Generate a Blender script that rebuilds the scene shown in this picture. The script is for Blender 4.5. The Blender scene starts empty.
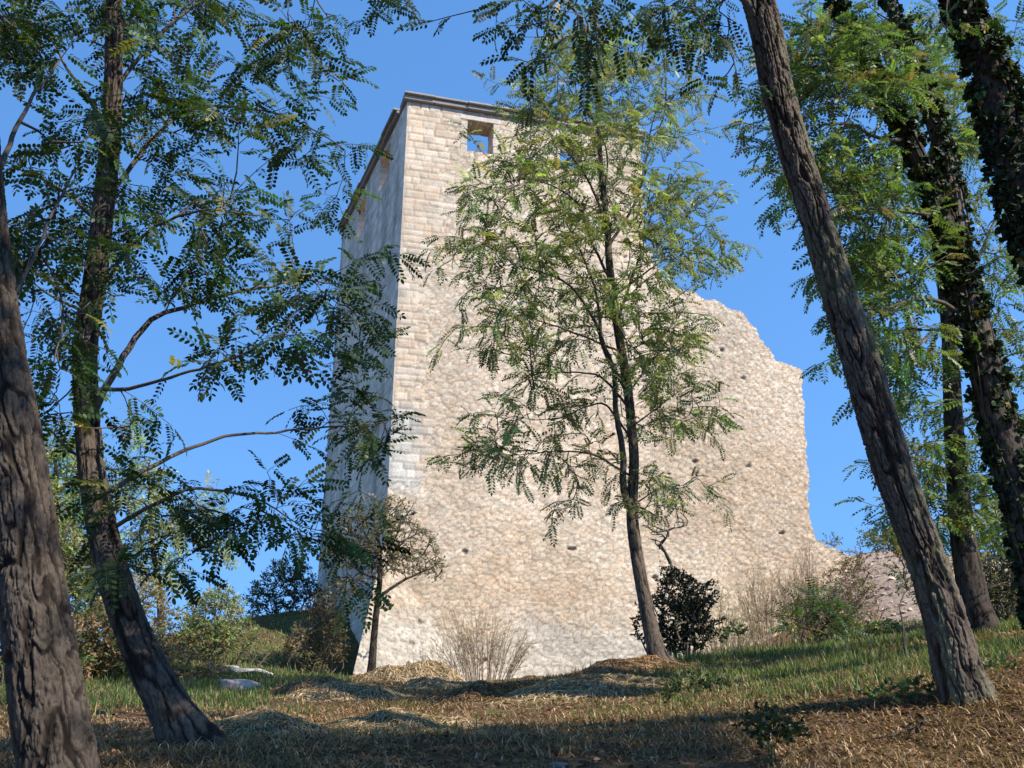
import bpy, math
import numpy as np

# ------------------------------------------------------------------ camera, sky, sun, exposure
S = bpy.context.scene
COL = S.collection
PITCH, FPX, EYE = math.radians(18.0), 1000.0, np.array([0.0, 0.0, 1.6])
cd = bpy.data.cameras.new('camera'); cam = bpy.data.objects.new('camera', cd); COL.objects.link(cam)
cd.sensor_width = 36.0; cd.lens = 36.0 * FPX / 1024.0; cd.clip_start = 0.05; cd.clip_end = 3000
cam.location = EYE; cam.rotation_euler = (math.pi / 2 + PITCH, 0, 0)
S.camera = cam

SUN_AZ, SUN_EL = math.radians(55), math.radians(43)      # azimuth to the right of straight behind the camera
TO_SUN = np.array([math.sin(SUN_AZ) * math.cos(SUN_EL), -math.cos(SUN_AZ) * math.cos(SUN_EL), math.sin(SUN_EL)])
W = bpy.data.worlds.new('World'); S.world = W; W.use_nodes = True
nt = W.node_tree; bg = nt.nodes['Background']
sky = nt.nodes.new('ShaderNodeTexSky'); sky.sky_type = 'NISHITA'; sky.sun_disc = False
sky.sun_elevation = SUN_EL; sky.sun_rotation = math.atan2(TO_SUN[0], TO_SUN[1])
sky.altitude = 300; sky.air_density = 1.0; sky.dust_density = 0.0; sky.ozone_density = 1.6
# clear, dry air: the sky is read somewhat higher than the line of sight so that it stays deep blue down to the hilltop
tcw = nt.nodes.new('ShaderNodeTexCoord'); liftv = nt.nodes.new('ShaderNodeVectorMath'); liftv.operation = 'ADD'; liftv.inputs[1].default_value = (0, 0, 0.42)
nrmv = nt.nodes.new('ShaderNodeVectorMath'); nrmv.operation = 'NORMALIZE'
nt.links.new(tcw.outputs['Generated'], liftv.inputs[0]); nt.links.new(liftv.outputs[0], nrmv.inputs[0]); nt.links.new(nrmv.outputs[0], sky.inputs[0])
hsv = nt.nodes.new('ShaderNodeHueSaturation'); hsv.inputs['Saturation'].default_value = 1.22; hsv.inputs['Value'].default_value = 1.12
nt.links.new(sky.outputs[0], hsv.inputs['Color']); nt.links.new(hsv.outputs[0], bg.inputs[0]); bg.inputs[1].default_value = 0.14
sl = bpy.data.lights.new('sun', 'SUN'); so = bpy.data.objects.new('sun', sl); COL.objects.link(so)
sl.energy = 3.6; sl.angle = math.radians(0.5); sl.color = (1.0, 0.94, 0.85)
so.rotation_euler = (math.pi / 2 - SUN_EL, 0, math.atan2(TO_SUN[0], -TO_SUN[1])); so.location = (20, -20, 40)
vs = S.view_settings; vs.view_transform = 'Standard'; vs.look = 'None'; vs.exposure = 1.2; vs.gamma = 1.0
vs.use_curve_mapping = False
S.cycles.max_bounces = 6; S.cycles.transparent_max_bounces = 4

# ------------------------------------------------------------------ helpers
rng = np.random.default_rng(7)
CF = np.array([0, math.cos(PITCH), math.sin(PITCH)]); CU = np.array([0, -math.sin(PITCH), math.cos(PITCH)])
def ray(px, py): return CF + np.array([(px - 512) / FPX, 0, 0]) + CU * ((384 - py) / FPX)
def at(px, py, d):
    r = ray(px, py); return EYE + r * (d / r[1])
def at_z(px, py, z):
    r = ray(px, py); return EYE + r * ((z - EYE[2]) / r[2])
def unit(v):
    v = np.asarray(v, float); return v / np.maximum(np.linalg.norm(v, axis=-1, keepdims=True), 1e-9)

def _h(ix, iy, iz, s):
    n = (ix.astype(np.int64) * 374761393 + iy.astype(np.int64) * 668265263 + iz.astype(np.int64) * 2147483647 + s * 974634) & 0x7fffffff
    n = ((n ^ (n >> 13)) * 1274126177) & 0x7fffffff
    n = ((n ^ (n >> 16)) * 69069) & 0x7fffffff
    return ((n >> 7) & 0xffff) / 65535.0
def noise(x, y, z=None, s=0):
    x = np.asarray(x, float); y = np.asarray(y, float); z = np.zeros_like(x) if z is None else np.asarray(z, float)
    ix, iy, iz = np.floor(x), np.floor(y), np.floor(z)
    fx, fy, fz = x - ix, y - iy, z - iz
    fx, fy, fz = [f * f * (3 - 2 * f) for f in (fx, fy, fz)]
    r = 0
    for a in (0, 1):
        for b in (0, 1):
            for c in (0, 1):
                r = r + (fx if a else 1 - fx) * (fy if b else 1 - fy) * (fz if c else 1 - fz) * _h(ix + a, iy + b, iz + c, s)
    return r
def fbm(x, y, z=None, s=0, o=4):
    r = 0; a = 0.5; t = 0; k = 1.0
    for i in range(o):
        r = r + a * noise(np.asarray(x) * k, np.asarray(y) * k, None if z is None else np.asarray(z) * k, s + i); t += a; a *= .5; k *= 2.03
    return r / t
def sst(a, b, x):
    t = np.clip((x - a) / (b - a), 0, 1); return t * t * (3 - 2 * t)

def mk(name, V, polys, mat, parent=None, col=None, smooth=True, midx=None):
    """one mesh object out of numpy arrays; polys = list of (n,k) index arrays"""
    V = np.asarray(V, float)
    if parent is not None: V = V - np.array(parent.location)
    polys = [np.asarray(p, np.int64) for p in polys if len(p)]
    me = bpy.data.meshes.new(name)
    nl = sum(p.size for p in polys); npoly = sum(len(p) for p in polys)
    me.vertices.add(len(V)); me.vertices.foreach_set('co', V.astype(np.float32).ravel())
    me.loops.add(nl); me.loops.foreach_set('vertex_index', np.concatenate([p.ravel() for p in polys]).astype(np.int32))
    tot = np.concatenate([np.full(len(p), p.shape[1]) for p in polys])
    st = np.concatenate([[0], np.cumsum(tot)[:-1]])
    me.polygons.add(npoly); me.polygons.foreach_set('loop_start', st.astype(np.int32))
    me.polygons.foreach_set('loop_total', tot.astype(np.int32))
    me.polygons.foreach_set('use_smooth', np.full(npoly, bool(smooth)))
    if col is not None:
        a = me.attributes.new('Col', 'FLOAT_COLOR', 'POINT')
        c = np.ones((len(V), 4), np.float32); c[:, :3] = col; a.data.foreach_set('color', c.ravel())
    me.update(calc_edges=True)
    me.validate()
    for m_ in (mat if isinstance(mat, (list, tuple)) else [mat]): me.materials.append(m_)
    if midx is not None: me.polygons.foreach_set('material_index', np.concatenate([np.full(len(p), i_) for p, i_ in zip(polys, midx)]).astype(np.int32))
    o = bpy.data.objects.new(name, me); COL.objects.link(o)
    if parent is not None: o.parent = parent
    return o
def tag(o, label, cat, group=None):
    o['label'] = label; o['category'] = cat
    if group: o['group'] = group
    return o
def thing(name, loc, label, cat, group=None):
    o = bpy.data.objects.new(name, None); COL.objects.link(o); o.location = [float(v) for v in loc]
    o.empty_display_size = 0.2
    return tag(o, label, cat, group)

class Acc:
    def __init__(s): s.V = []; s.P = {}; s.C = []; s.n = 0
    def add(s, V, polys, col=None, mi=0):
        V = np.asarray(V, float)
        for p in polys:
            p = np.asarray(p, np.int64)
            if p.size: s.P.setdefault((p.shape[1], mi), []).append(p + s.n)
        s.V.append(V); s.n += len(V)
        if col is not None:
            c = np.empty((len(V), 3)); c[:] = col; s.C.append(c)
    def build(s, name, mat, parent=None, smooth=True):
        if not s.V: return None
        return mk(name, np.concatenate(s.V), [np.concatenate(v) for v in s.P.values()], mat, parent,
                  np.concatenate(s.C) if s.C else None, smooth, [k[1] for k in s.P])

# ------------------------------------------------------------------ materials
def mat(name): 
    m = bpy.data.materials.new(name); m.use_nodes = True; return m, m.node_tree, m.node_tree.nodes['Principled BSDF']
def nn(t, kind, **kw):
    n = t.nodes.new(kind)
    for k, v in kw.items():
        if k in n.inputs: n.inputs[k].default_value = v
        else: setattr(n, k, v)
    return n
def coords(t, scale=(1, 1, 1)):
    g = nn(t, 'ShaderNodeTexCoord'); m = nn(t, 'ShaderNodeMapping'); m.inputs['Scale'].default_value = scale
    t.links.new(g.outputs['Object'], m.inputs[0]); return m.outputs[0]
def ramp_mul(t, vec, scale, lo, hi, base_socket, detail=6.0):
    """multiply a colour by a noise between lo and hi"""
    n = nn(t, 'ShaderNodeTexNoise'); n.inputs['Scale'].default_value = scale; n.inputs['Detail'].default_value = detail
    t.links.new(vec, n.inputs['Vector'])
    r = nn(t, 'ShaderNodeMapRange'); r.inputs[1].default_value = .3; r.inputs[2].default_value = .7
    r.inputs[3].default_value = lo; r.inputs[4].default_value = hi
    t.links.new(n.outputs['Fac'], r.inputs[0])
    x = nn(t, 'ShaderNodeVectorMath', operation='SCALE'); t.links.new(base_socket, x.inputs[0]); t.links.new(r.outputs[0], x.inputs['Scale'])
    return x.outputs[0], n.outputs['Fac']
def attr(t): 
    a = nn(t, 'ShaderNodeAttribute'); a.attribute_name = 'Col'; return a.outputs['Color']
def bump(t, fac, strength, dist, bsdf):
    b = nn(t, 'ShaderNodeBump'); b.inputs['Strength'].default_value = strength; b.inputs['Distance'].default_value = dist
    t.links.new(fac, b.inputs['Height']); t.links.new(b.outputs[0], bsdf.inputs['Normal'])

def stone_mat(name):
    m, t, b = mat(name); v = coords(t)
    c, f = ramp_mul(t, v, 22, .82, 1.15, attr(t)); c2, f2 = ramp_mul(t, v, 3.0, .88, 1.1, c)
    t.links.new(c2, b.inputs['Base Color']); b.inputs['Roughness'].default_value = .93; b.inputs['Specular IOR Level'].default_value = .2
    bump(t, f, .5, .02, b); return m
def bark_mat(name):
    m, t, b = mat(name); v = coords(t, (1, 1, .35))
    c, f = ramp_mul(t, v, 60, .65, 1.3, attr(t)); c2, _ = ramp_mul(t, coords(t), 4, .75, 1.2, c)
    t.links.new(c2, b.inputs['Base Color']); b.inputs['Roughness'].default_value = .95; b.inputs['Specular IOR Level'].default_value = .15
    bump(t, f, 1.0, .012, b); return m
def leaf_mat(name, trans=.35, rough=.5, spec=.35):
    m, t, b = mat(name); a = attr(t)
    t.links.new(a, b.inputs['Base Color']); b.inputs['Roughness'].default_value = rough; b.inputs['Specular IOR Level'].default_value = spec
    tr = nn(t, 'ShaderNodeBsdfTranslucent'); g = nn(t, 'ShaderNodeMix', data_type='RGBA', blend_type='MULTIPLY'); g.inputs[0].default_value = 1
    t.links.new(a, g.inputs[6]); g.inputs[7].default_value = (1.25, 1.35, .55, 1); t.links.new(g.outputs[2], tr.inputs['Color'])
    mx = nn(t, 'ShaderNodeMixShader'); mx.inputs[0].default_value = trans
    t.links.new(b.outputs[0], mx.inputs[1]); t.links.new(tr.outputs[0], mx.inputs[2])
    t.links.new(mx.outputs[0], t.nodes['Material Output'].inputs['Surface']); return m
M_STONE = stone_mat('stone'); M_BARK = bark_mat('bark'); M_LEAF = leaf_mat('leaf'); M_GLOSS = leaf_mat('glossy_leaf', .12, .5, .22)
M_GRASS = leaf_mat('grass_blade', .3, .6, .2); M_STRAW = leaf_mat('straw', .2, .7, .15)
def ground_mat():
    m, t, b = mat('ground_soil'); v = coords(t)
    c, f = ramp_mul(t, v, 9, .6, 1.35, attr(t), 10); c2, f2 = ramp_mul(t, v, 60, .6, 1.35, c, 4)
    t.links.new(c2, b.inputs['Base Color']); b.inputs['Roughness'].default_value = 1; b.inputs['Specular IOR Level'].default_value = .05
    bump(t, f2, .9, .03, b); return m
M_GROUND = ground_mat()

# ------------------------------------------------------------------ terrain
ctrl = [at(*q) for q in [
    (40, 800, 5), (185, 744, 6.5), (512, 768, 6), (965, 692, 7), (1040, 765, 5.8), (800, 735, 7), (330, 740, 8), (560, 720, 10),
    (430, 700, 13), (430, 688, 24), (660, 661, 15), (560, 684, 17), (800, 648, 18), (850, 640, 25), (1000, 630, 13), (1040, 645, 9),
    (345, 690, 29), (470, 684, 30.4), (640, 668, 32.2), (800, 636, 33), (240, 690, 17), (250, 674, 21), (150, 693, 17), (60, 693, 16), (-60, 700, 14),
    (320, 608, 36), (262, 645, 31), (225, 664, 25), (850, 552, 36), (905, 552, 36), (985, 560, 35), (1080, 570, 33), (910, 632, 25), (1080, 640, 20),
    (200, 640, 40), (100, 650, 36), (0, 655, 34), (900, 590, 30.5), (1000, 598, 28), (700, 690, 11), (900, 665, 11), (730, 668, 14), (850, 652, 16)]]
ctrl += [np.array(q, float) for q in [(0, 0, 0), (3, 0, .3), (-3, 0, -.15), (0, -6, -1.4), (8, -6, -1), (-8, -6, -1.8), (9, 2, 1.4), (-8, 4, .4), (12, 8, 2.4),
    (-14, 14, 1.6), (-4, 44, 3.5), (5, 44, 4.5), (14, 46, 5.0), (-10, 50, 2), (22, 30, 5.5), (25, 48, 4), (-25, 25, .5)]]
for R_, z_ in ((75, -4), (160, -14), (420, -40)):
    for k in range(10):
        a = 2 * math.pi * k / 10; ctrl.append(np.array([R_ * math.cos(a), 15 + R_ * math.sin(a), z_ - (4 if math.sin(a) < 0 else 0)]))
ctrl = np.array(ctrl)
def _tps(r): return np.where(r > 1e-9, r * r * np.log(np.maximum(r, 1e-9)), 0)
def _warp(p): 
    q = p - np.array([0, 14.0]); r = np.linalg.norm(q, axis=1, keepdims=True); return q / (1 + r / 40)
_c = _warp(ctrl[:, :2]); n_ = len(_c)
_A = np.zeros((n_ + 3, n_ + 3)); _A[:n_, :n_] = _tps(np.linalg.norm(_c[:, None] - _c[None], axis=2)) + np.eye(n_) * .6
_A[:n_, n_] = 1; _A[:n_, n_ + 1:] = _c; _A[n_, :n_] = 1; _A[n_ + 1:, :n_] = _c.T
_w = np.linalg.solve(_A, np.concatenate([ctrl[:, 2], [0, 0, 0]]))
def ground(x, y):
    x = np.atleast_1d(np.asarray(x, float)); y = np.atleast_1d(np.asarray(y, float)); out = np.empty(len(x))
    for i in range(0, len(x), 20000):
        q = _warp(np.stack([x[i:i + 20000], y[i:i + 20000]], 1))
        out[i:i + 20000] = _tps(np.linalg.norm(q[:, None] - _c[None], axis=2)) @ _w[:n_] + _w[n_] + q @ _w[n_ + 1:]
    near = np.exp(-(x ** 2 + (y - 16) ** 2) / 900.)
    return out + near * (.10 * (fbm(x * .8, y * .8, s=3) - .5) + .05 * (fbm(x * 3, y * 3, s=5) - .5))
def gz(x, y): return float(ground(x, y)[0])
def green_mask(x, y):
    """where living grass grows: the right-hand slope, a strip by the rocks, a few tufts elsewhere"""
    m = sst(.8, 2.6, x - .10 * (y - 9)) * sst(7.2, 9.5, y) * sst(27, 24, y)
    m = np.maximum(m, .75 * sst(2.6, 3.6, x) * sst(7.0, 8.2, y))
    m = np.maximum(m, .9 * sst(-2.4, -3.4, x + .05 * (y - 12)) * sst(11.5, 14, y) * sst(27, 23, y))
    m = np.maximum(m, .75 * sst(3.0, .5, np.abs(x + 6.5)) * sst(20, 24, y) * sst(37, 35, y))
    m = m * sst(.22, .5, fbm(x * .5, y * .5, s=21)) + .22 * sst(.58, .7, fbm(x * .9, y * .9, s=22)) * sst(7, 11, y)
    return np.clip(m, 0, 1)
def bank_mask(x, y): return sst(25.8, 28, y + .6 * (fbm(x, y, s=31) - .5)) * sst(8.8, 10.5, x)
gx = np.concatenate([-np.geomspace(600, 15, 40), np.arange(-14.6, 17, .11), np.geomspace(17.3, 600, 40)])
gy = np.concatenate([-np.geomspace(600, 6, 36), np.arange(-5, 4, .3), np.arange(4.1, 14, .09), np.arange(14.1, 40, .16), np.geomspace(40.3, 700, 44)])
GX, GY = np.meshgrid(gx, gy); gz_ = ground(GX.ravel(), GY.ravel())
gv = np.stack([GX.ravel(), GY.ravel(), gz_], 1); nx, ny = len(gx), len(gy)
ii = (np.arange(ny - 1)[:, None] * nx + np.arange(nx - 1)[None]).ravel()
gm = green_mask(gv[:, 0], gv[:, 1])[:, None]; bm_ = bank_mask(gv[:, 0], gv[:, 1])[:, None]
n1 = fbm(gv[:, 0] * 1.3, gv[:, 1] * 1.3, s=41)[:, None]
gc = np.array([.075, .043, .024]) * (1 - n1) + np.array([.18, .108, .058]) * n1
gc = gc * (1 - gm) + np.array([.10, .105, .045]) * gm
gc = gc * (1 - bm_) + (np.array([.34, .255, .195]) * (.8 + .4 * n1)) * bm_
g = mk('ground', gv, [np.stack([ii, ii + 1, ii + 1 + nx, ii + nx], 1)], M_GROUND, col=gc)
g['kind'] = 'structure'

# ------------------------------------------------------------------ masonry
K = at(408, 99, 30.0); ZT = K[2]
A_ = at_z(640, 137, ZT); B_ = at_z(343, 231, ZT)
DF = unit(A_ - K); NF = np.array([DF[1], -DF[0], 0]); TW = float(np.linalg.norm(A_ - K))       # front wall: direction, outward normal, width
DL = unit(B_ - K); NL = np.array([-DL[1], DL[0], 0]); TL = float(np.linalg.norm(B_ - K))
if NL[0] > 0: NL = -NL
def uv(px, py):
    r = ray(px, py); t = np.dot(NF, K - EYE) / np.dot(NF, r); q = EYE + r * t; return float(np.dot(q - K, DF)), float(q[2])
_bz = np.array([0., 6.3, 7.94, ZT]); _bu = np.array([uv(384, 600)[0] - .05, -.19, -.17, 0.])
def batter(z): return np.interp(z, _bz, _bu)

class Masonry:
    def __init__(s, seed, hmin, hmax, wmin, wmax, umax=40, vmax=26):
        r = np.random.default_rng(seed); s.vb = np.cumsum(r.uniform(hmin, hmax, int(vmax / hmin))) - 1
        s.rows = []
        for k in range(len(s.vb) + 1): s.rows.append(np.cumsum(r.uniform(wmin, wmax, int((umax + 4) / wmin) // 1)) - 4 - r.uniform(0, wmax))
        s.seed = seed
    def __call__(s, u, v, wob, joint):
        uu = u + wob * (fbm(u * 3, v * 3, s=s.seed + 1) - .5) * 2; vv = v + wob * (fbm(u * 2.2, v * 2.2, s=s.seed + 2) - .5) * 2 + .06 * (noise(u * .4, v * .3, s=s.seed + 9) - .5)
        row = np.clip(np.searchsorted(s.vb, vv), 1, len(s.vb) - 1); dv = np.minimum(vv - s.vb[row - 1], s.vb[row] - vv)
        du = np.empty_like(u); ci = np.empty(len(u), np.int64)
        for k in np.unique(row):
            q = row == k; e = s.rows[k]; c = np.clip(np.searchsorted(e, uu[q]), 1, len(e) - 1); ci[q] = c
            du[q] = np.minimum(uu[q] - e[c - 1], e[c] - uu[q])
        i1 = _h(ci, row, np.zeros_like(ci), s.seed + 3); i2 = _h(ci, row, np.ones_like(ci), s.seed + 4); i3 = _h(ci, row, np.full_like(ci, 2), s.seed + 5)
        d = np.minimum(du, dv); pr = sst(0, joint, d) 
        return pr, i1, i2, i3
class Rubble:
    """uncoursed stones: jittered cells, flatter than tall; same answer as Masonry"""
    def __init__(s, seed, w, h, jx, jy): s.seed, s.w, s.h, s.jx, s.jy = seed, w, h, jx, jy
    def __call__(s, u, v, wob, joint):
        a = (u + wob * (fbm(u * 4, v * 4, s=s.seed + 1) - .5) * 2) / s.w; b = (v + wob * (fbm(u * 3, v * 4, s=s.seed + 2) - .5) * 2 + .10 * (noise(u * .5, v * .3, s=s.seed + 9) - .5)) / s.h
        ib = np.floor(b); f1 = np.full(len(u), 9.); f2 = np.full(len(u), 9.); c1 = np.zeros(len(u), np.int64); r1 = np.zeros(len(u), np.int64)
        for dj in (-1, 0, 1):
            rj = ib + dj; sh = .5 * (rj % 2) + _h(rj, rj * 0, rj * 0, s.seed + 7); ia = np.floor(a - sh)
            for di in (-1, 0, 1):
                ci = ia + di; z0 = np.zeros_like(ci)
                x = ci + sh + .5 + s.jx * (_h(ci, rj, z0, s.seed) - .5); y = rj + .5 + s.jy * (_h(ci, rj, z0 + 1, s.seed) - .5)
                d = np.sqrt(((a - x) * s.w) ** 2 + ((b - y) * s.h * 1.5) ** 2); n1 = d < f1
                f2 = np.where(n1, f1, np.minimum(f2, d)); c1 = np.where(n1, ci, c1).astype(np.int64); r1 = np.where(n1, rj, r1).astype(np.int64); f1 = np.where(n1, d, f1)
        return (sst(0, joint, f2 - f1),) + tuple(_h(c1, r1, np.full_like(c1, q), s.seed + 3) for q in (0, 1, 2))
RUB = Rubble(11, .25, .105, .9, .30); COURSE = Rubble(23, .22, .095, .8, .16); ASH = Masonry(37, .19, .29, .24, .58)
PAL = np.array([[.50, .415, .33], [.50, .40, .315], [.54, .47, .395], [.46, .395, .33], [.49, .385, .295], [.52, .44, .36], [.50, .43, .35]])
def stones(u, v, zone):
    """relief (m) and colour of the masonry at wall coordinates u, v"""
    pr, a, b, c = RUB(u, v, .035, .05); h = pr * (.014 + .028 * (b - .4)) + .010 * (fbm(u * 6, v * 6, s=51) - .5)
    p2, a2, b2, c2 = COURSE(u, v, .03, .05); h2 = p2 * (.022 + .036 * (b2 - .4)) + .010 * (fbm(u * 6, v * 6, s=51) - .5)
    p3, a3, b3, c3 = ASH(u, v, .022, .03); h3 = p3 * (.018 + .02 * b3) + .012 * (fbm(u * 7, v * 7, s=52) - .5)
    w2 = sst(8.4, 9.6, u + .8 * (fbm(u * .7, v * .7, s=53) - .5)) if zone == 'front' else np.zeros_like(u)
    quo = 0.75 + .35 * (np.floor(v / .33) % 2)
    w3 = (u < quo + batter(v)) * (v > 8.2) * 1.0 if zone == 'front' else np.zeros_like(u)
    if zone == 'front':
        w3 = np.maximum(w3, ((u > TW - quo) & (u < TW) & (v > 14)) * 1.0)
        w3 = np.maximum(w3, sst(10.9, 10.7, v) * sst(8.3, 8.5, v) * sst(1.25, 1.15, u + .5 * (a3 - .5)))
        w3 = np.maximum(w3, sst(15.5, 16.5, v + 3 * (fbm(u * .4, v * .4, s=57) - .5)) * sst(2.2, 1.2, u + 1.2 * (a3 - .5)))
    if zone == 'side': w3 = np.ones_like(u); 
    w3 = (w3 > .5) * 1.0; w2 = (w2 > .5) * 1.0
    H = np.where(w3 > 0, h3, np.where(w2 > 0, h2, h)); P = np.where(w3 > 0, p3, np.where(w2 > 0, p2, pr))
    Aid = np.where(w3 > 0, a3, np.where(w2 > 0, a2, a)); Cid = np.where(w3 > 0, c3, np.where(w2 > 0, c2, c))
    k = np.minimum((Aid * len(PAL)).astype(int), len(PAL) - 1); base = PAL[k] * (.84 + .28 * Cid)[:, None]
    mort = np.array([.29, .23, .165]); f = np.where(w3 > 0, .5 + .5 * P, .12 + .88 * P)[:, None]; base = base * f + mort * (1 - f)
    hole = (Cid < .0022) & (w3 < .5) if zone == 'front' else np.zeros(len(u), bool)      # fallen stones leave pits
    H = np.where(hole, -.07 * P, H); base = np.where(hole[:, None], base * .6, base)
    # stains with shapes of their own: pale repairs, pinkish-ochre middle, grey weathering high up
    t1 = fbm(u * .22 + 5, v * .22, s=61)[:, None]; t2 = fbm(u * .5, v * .35, s=62)[:, None]
    base = base * (1 + .22 * (t2 - .5) * 2)
    if zone == 'front':
        pink = (sst(14, 9, v) * sst(2.2, 5, v))[:, None] * sst(.35, .6, t1); base = base * (1 - .5 * pink) + base * np.array([1.05, .93, .81]) * (.38 * pink)
        hi = sst(12, 20, v)[:, None] * sst(.4, .65, 1 - t1); lum = base.mean(1, keepdims=True); base = base * (1 - .45 * hi) + lum * np.array([1.04, 1.0, .90]) * .95 * (.45 * hi)
        pale = (sst(1.3, .6, u + .8 * (fbm(u * 1.5, v * 1.5, s=63) - .5)) * sst(11.0, 10.4, v) * sst(7.6, 8.2, v))[:, None]
        pale = np.maximum(pale, (sst(4.6, 3.4, v + 1.6 * (fbm(u * .8, v * .8, s=64) - .5)) * sst(10.5, 8, u))[:, None] * .7)
        lum = base.mean(1, keepdims=True); base = base * (1 - pale) + (lum * np.array([1.06, 1.02, .95]) * 1.05) * pale
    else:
        lum = base.mean(1, keepdims=True); base = (base * .35 + lum * np.array([1.0, .97, .9]) * .65) * 1.4  # side walls stand in shade: stone painted brighter to make up for it
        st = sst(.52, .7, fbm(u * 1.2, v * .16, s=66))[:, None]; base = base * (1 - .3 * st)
    return H, np.clip(base * (np.array([1.035, .985, .885]) if zone == 'front' else np.array([1.10, .98, .83])), .03, .8)  # side tint: warmth put into the colour to offset blue sky shade

def wall_grid(acc, origin, D, N, u0, u1, v0, v1, step, zone, keep, shear, depth, amp=1.0, back=False, rim=lambda u, v: np.ones(len(u), bool)):
    """relief grid with openings; edges that pass rim() are carried back by depth so that openings and broken ends have thickness"""
    us = np.linspace(u0, u1, int(round((u1 - u0) / step)) + 1); vs_ = np.linspace(v0, v1, int(round((v1 - v0) / step)) + 1)
    U_, V_ = np.meshgrid(us, vs_); u = U_.ravel(); v = V_.ravel()
    h, c = stones(u, v, zone)
    pos = origin + D * (u + shear(u, v))[:, None] + N * (h * amp * (sst(0, .12, u - u0) if zone == 'side' or u0 < .1 else 1.))[:, None]; pos[:, 2] = v
    nu, nv = len(us), len(vs_)
    cu = .5 * (U_[:-1, :-1] + U_[1:, 1:]); cv = .5 * (V_[:-1, :-1] + V_[1:, 1:])
    k = keep(cu.ravel(), cv.ravel()).reshape(nv - 1, nu - 1)
    jj, kk = np.nonzero(k); i = jj * nu + kk
    flip = np.dot(np.cross(D, [0, 0, 1]), N) < 0
    q = np.stack([i, i + 1, i + 1 + nu, i + nu], 1); q = q[:, ::-1] if flip else q
    used = np.unique(q); mp = np.full(nu * nv, -1); mp[used] = np.arange(len(used))
    acc.add(pos[used], [mp[q]], c[used])
    kp = np.pad(k, 1)
    E_ = []
    for (dj, di, a, b) in ((-1, 0, 0, 1), (1, 0, nu, nu + 1), (0, -1, 0, nu), (0, 1, 1, nu + 1)):
        bnd = k & ~kp[1 + dj:nv + dj, 1 + di:nu + di]
        j2, i2 = np.nonzero(bnd); base = j2 * nu + i2; ok = rim(cu[j2, i2], cv[j2, i2]) if len(j2) else np.zeros(0, bool)
        E_.append(np.stack([base + a, base + b], 1)[ok])
    E_ = np.concatenate(E_)
    if len(E_):
        ns = max(2, int(depth / .14)); e0, e1 = E_[:, 0], E_[:, 1]
        for s_ in range(ns):
            t0, t1 = depth * s_ / ns, depth * (s_ + 1) / ns
            jit = lambda idx, t: (np.stack([fbm(u[idx] * 4, v[idx] * 4 + t * 5, s=71), fbm(u[idx] * 4, v[idx] * 4 + t * 5, s=72), fbm(u[idx] * 4, v[idx] * 4 + t * 5, s=73)], 1) - .5) * .09 * (t > 0)
            V4 = np.concatenate([pos[e0] - N * t0 + jit(e0, t0), pos[e1] - N * t0 + jit(e1, t0), pos[e1] - N * t1 + jit(e1, t1), pos[e0] - N * t1 + jit(e0, t1)])
            m = len(e0); r = np.arange(m)
            acc.add(V4, [np.stack([r, r + m, r + 2 * m, r + 3 * m], 1)], np.concatenate([c[e0], c[e1], c[e1], c[e0]]))
    if back:
        acc.add(pos[used] - N * depth, [mp[q][:, ::-1]], c[used])

def in_poly(poly, x, y):
    inside = np.zeros(len(x), bool); n = len(poly)
    for i in range(n):
        x1, y1 = poly[i]; x2, y2 = poly[(i + 1) % n]
        if y1 == y2: continue
        cnd = ((y1 > y) != (y2 > y)) & (x < (x2 - x1) * (y - y1) / (y2 - y1) + x1); inside ^= cnd
    return inside

t = thing('stone_tower', (float(K[0]), float(K[1]), 1.9), 'tall square medieval tower of pale tan rubble stone with square openings under its cornice', 'tower')
def rect(px0, py0, px1, py1):
    a = uv(px0, py0); b = uv(px1, py0); c = uv(px0, py1); return (a[0], b[0], c[1], .5 * (a[1] + b[1]))
WIN = [rect(467, 122, 494, 151), rect(559, 141, 582, 168)]
def keep_front(u, v):
    k = np.ones(len(u), bool)
    for (a, b, c, d) in WIN: k &= ~((u > a) & (u < b) & (v > c) & (v < d))
    return k
fa = Acc()
wall_grid(fa, K, DF, NF, 0, TW, .8, ZT, .042, 'front', keep_front, lambda u, v: batter(v) * (1 - u / TW), .85,
          rim=lambda u, v: (u > .3) & (u < TW - .3) & (v > 3) & (v < ZT - .1))
fa.build('front_wall', M_STONE, t)
# left wall with two slit openings
def uvl(px, py):
    r = ray(px, py); tt = np.dot(NL, K - EYE) / np.dot(NL, r); q = EYE + r * tt; return float(np.dot(q - K, DL)), float(q[2])
LWIN = []
for (px, py, h) in ((385, 169, 1.35), (362, 218, 1.45)):
    s0, z0 = uvl(px, py); LWIN.append((s0 - .75, s0 + .75, z0 - h / 2, z0 + h / 2))
def keep_left(u, v):
    k = np.ones(len(u), bool)
    for (a, b, c, d) in LWIN: k &= ~((u > a) & (u < b) & (v > c) & (v < d))
    return k
la = Acc()
us_n = lambda u, v: np.zeros(len(u))
wall_grid(la, K, DL, NL, 0, TL, .8, ZT, .07, 'side', keep_left, us_n, .85, amp=.8, rim=lambda u, v: (u > .3) & (u < TL - .3) & (v > 3) & (v < ZT - .1))
for i, Vv in enumerate(la.V):      # lean with the batter of the corner
    Vv += DF * batter(Vv[:, 2])[:, None]
la.build('side_wall', M_STONE, t)
C_ = A_ + (B_ - K)
ra = Acc(); wall_grid(ra, A_ + DL * .02, DL, -NL, 0, TL, .8, ZT, .14, 'side', lambda u, v: np.ones(len(u), bool), us_n, .85, rim=lambda u, v: np.zeros(len(u), bool)); ra.build('far_side_wall', M_STONE, t)
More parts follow.
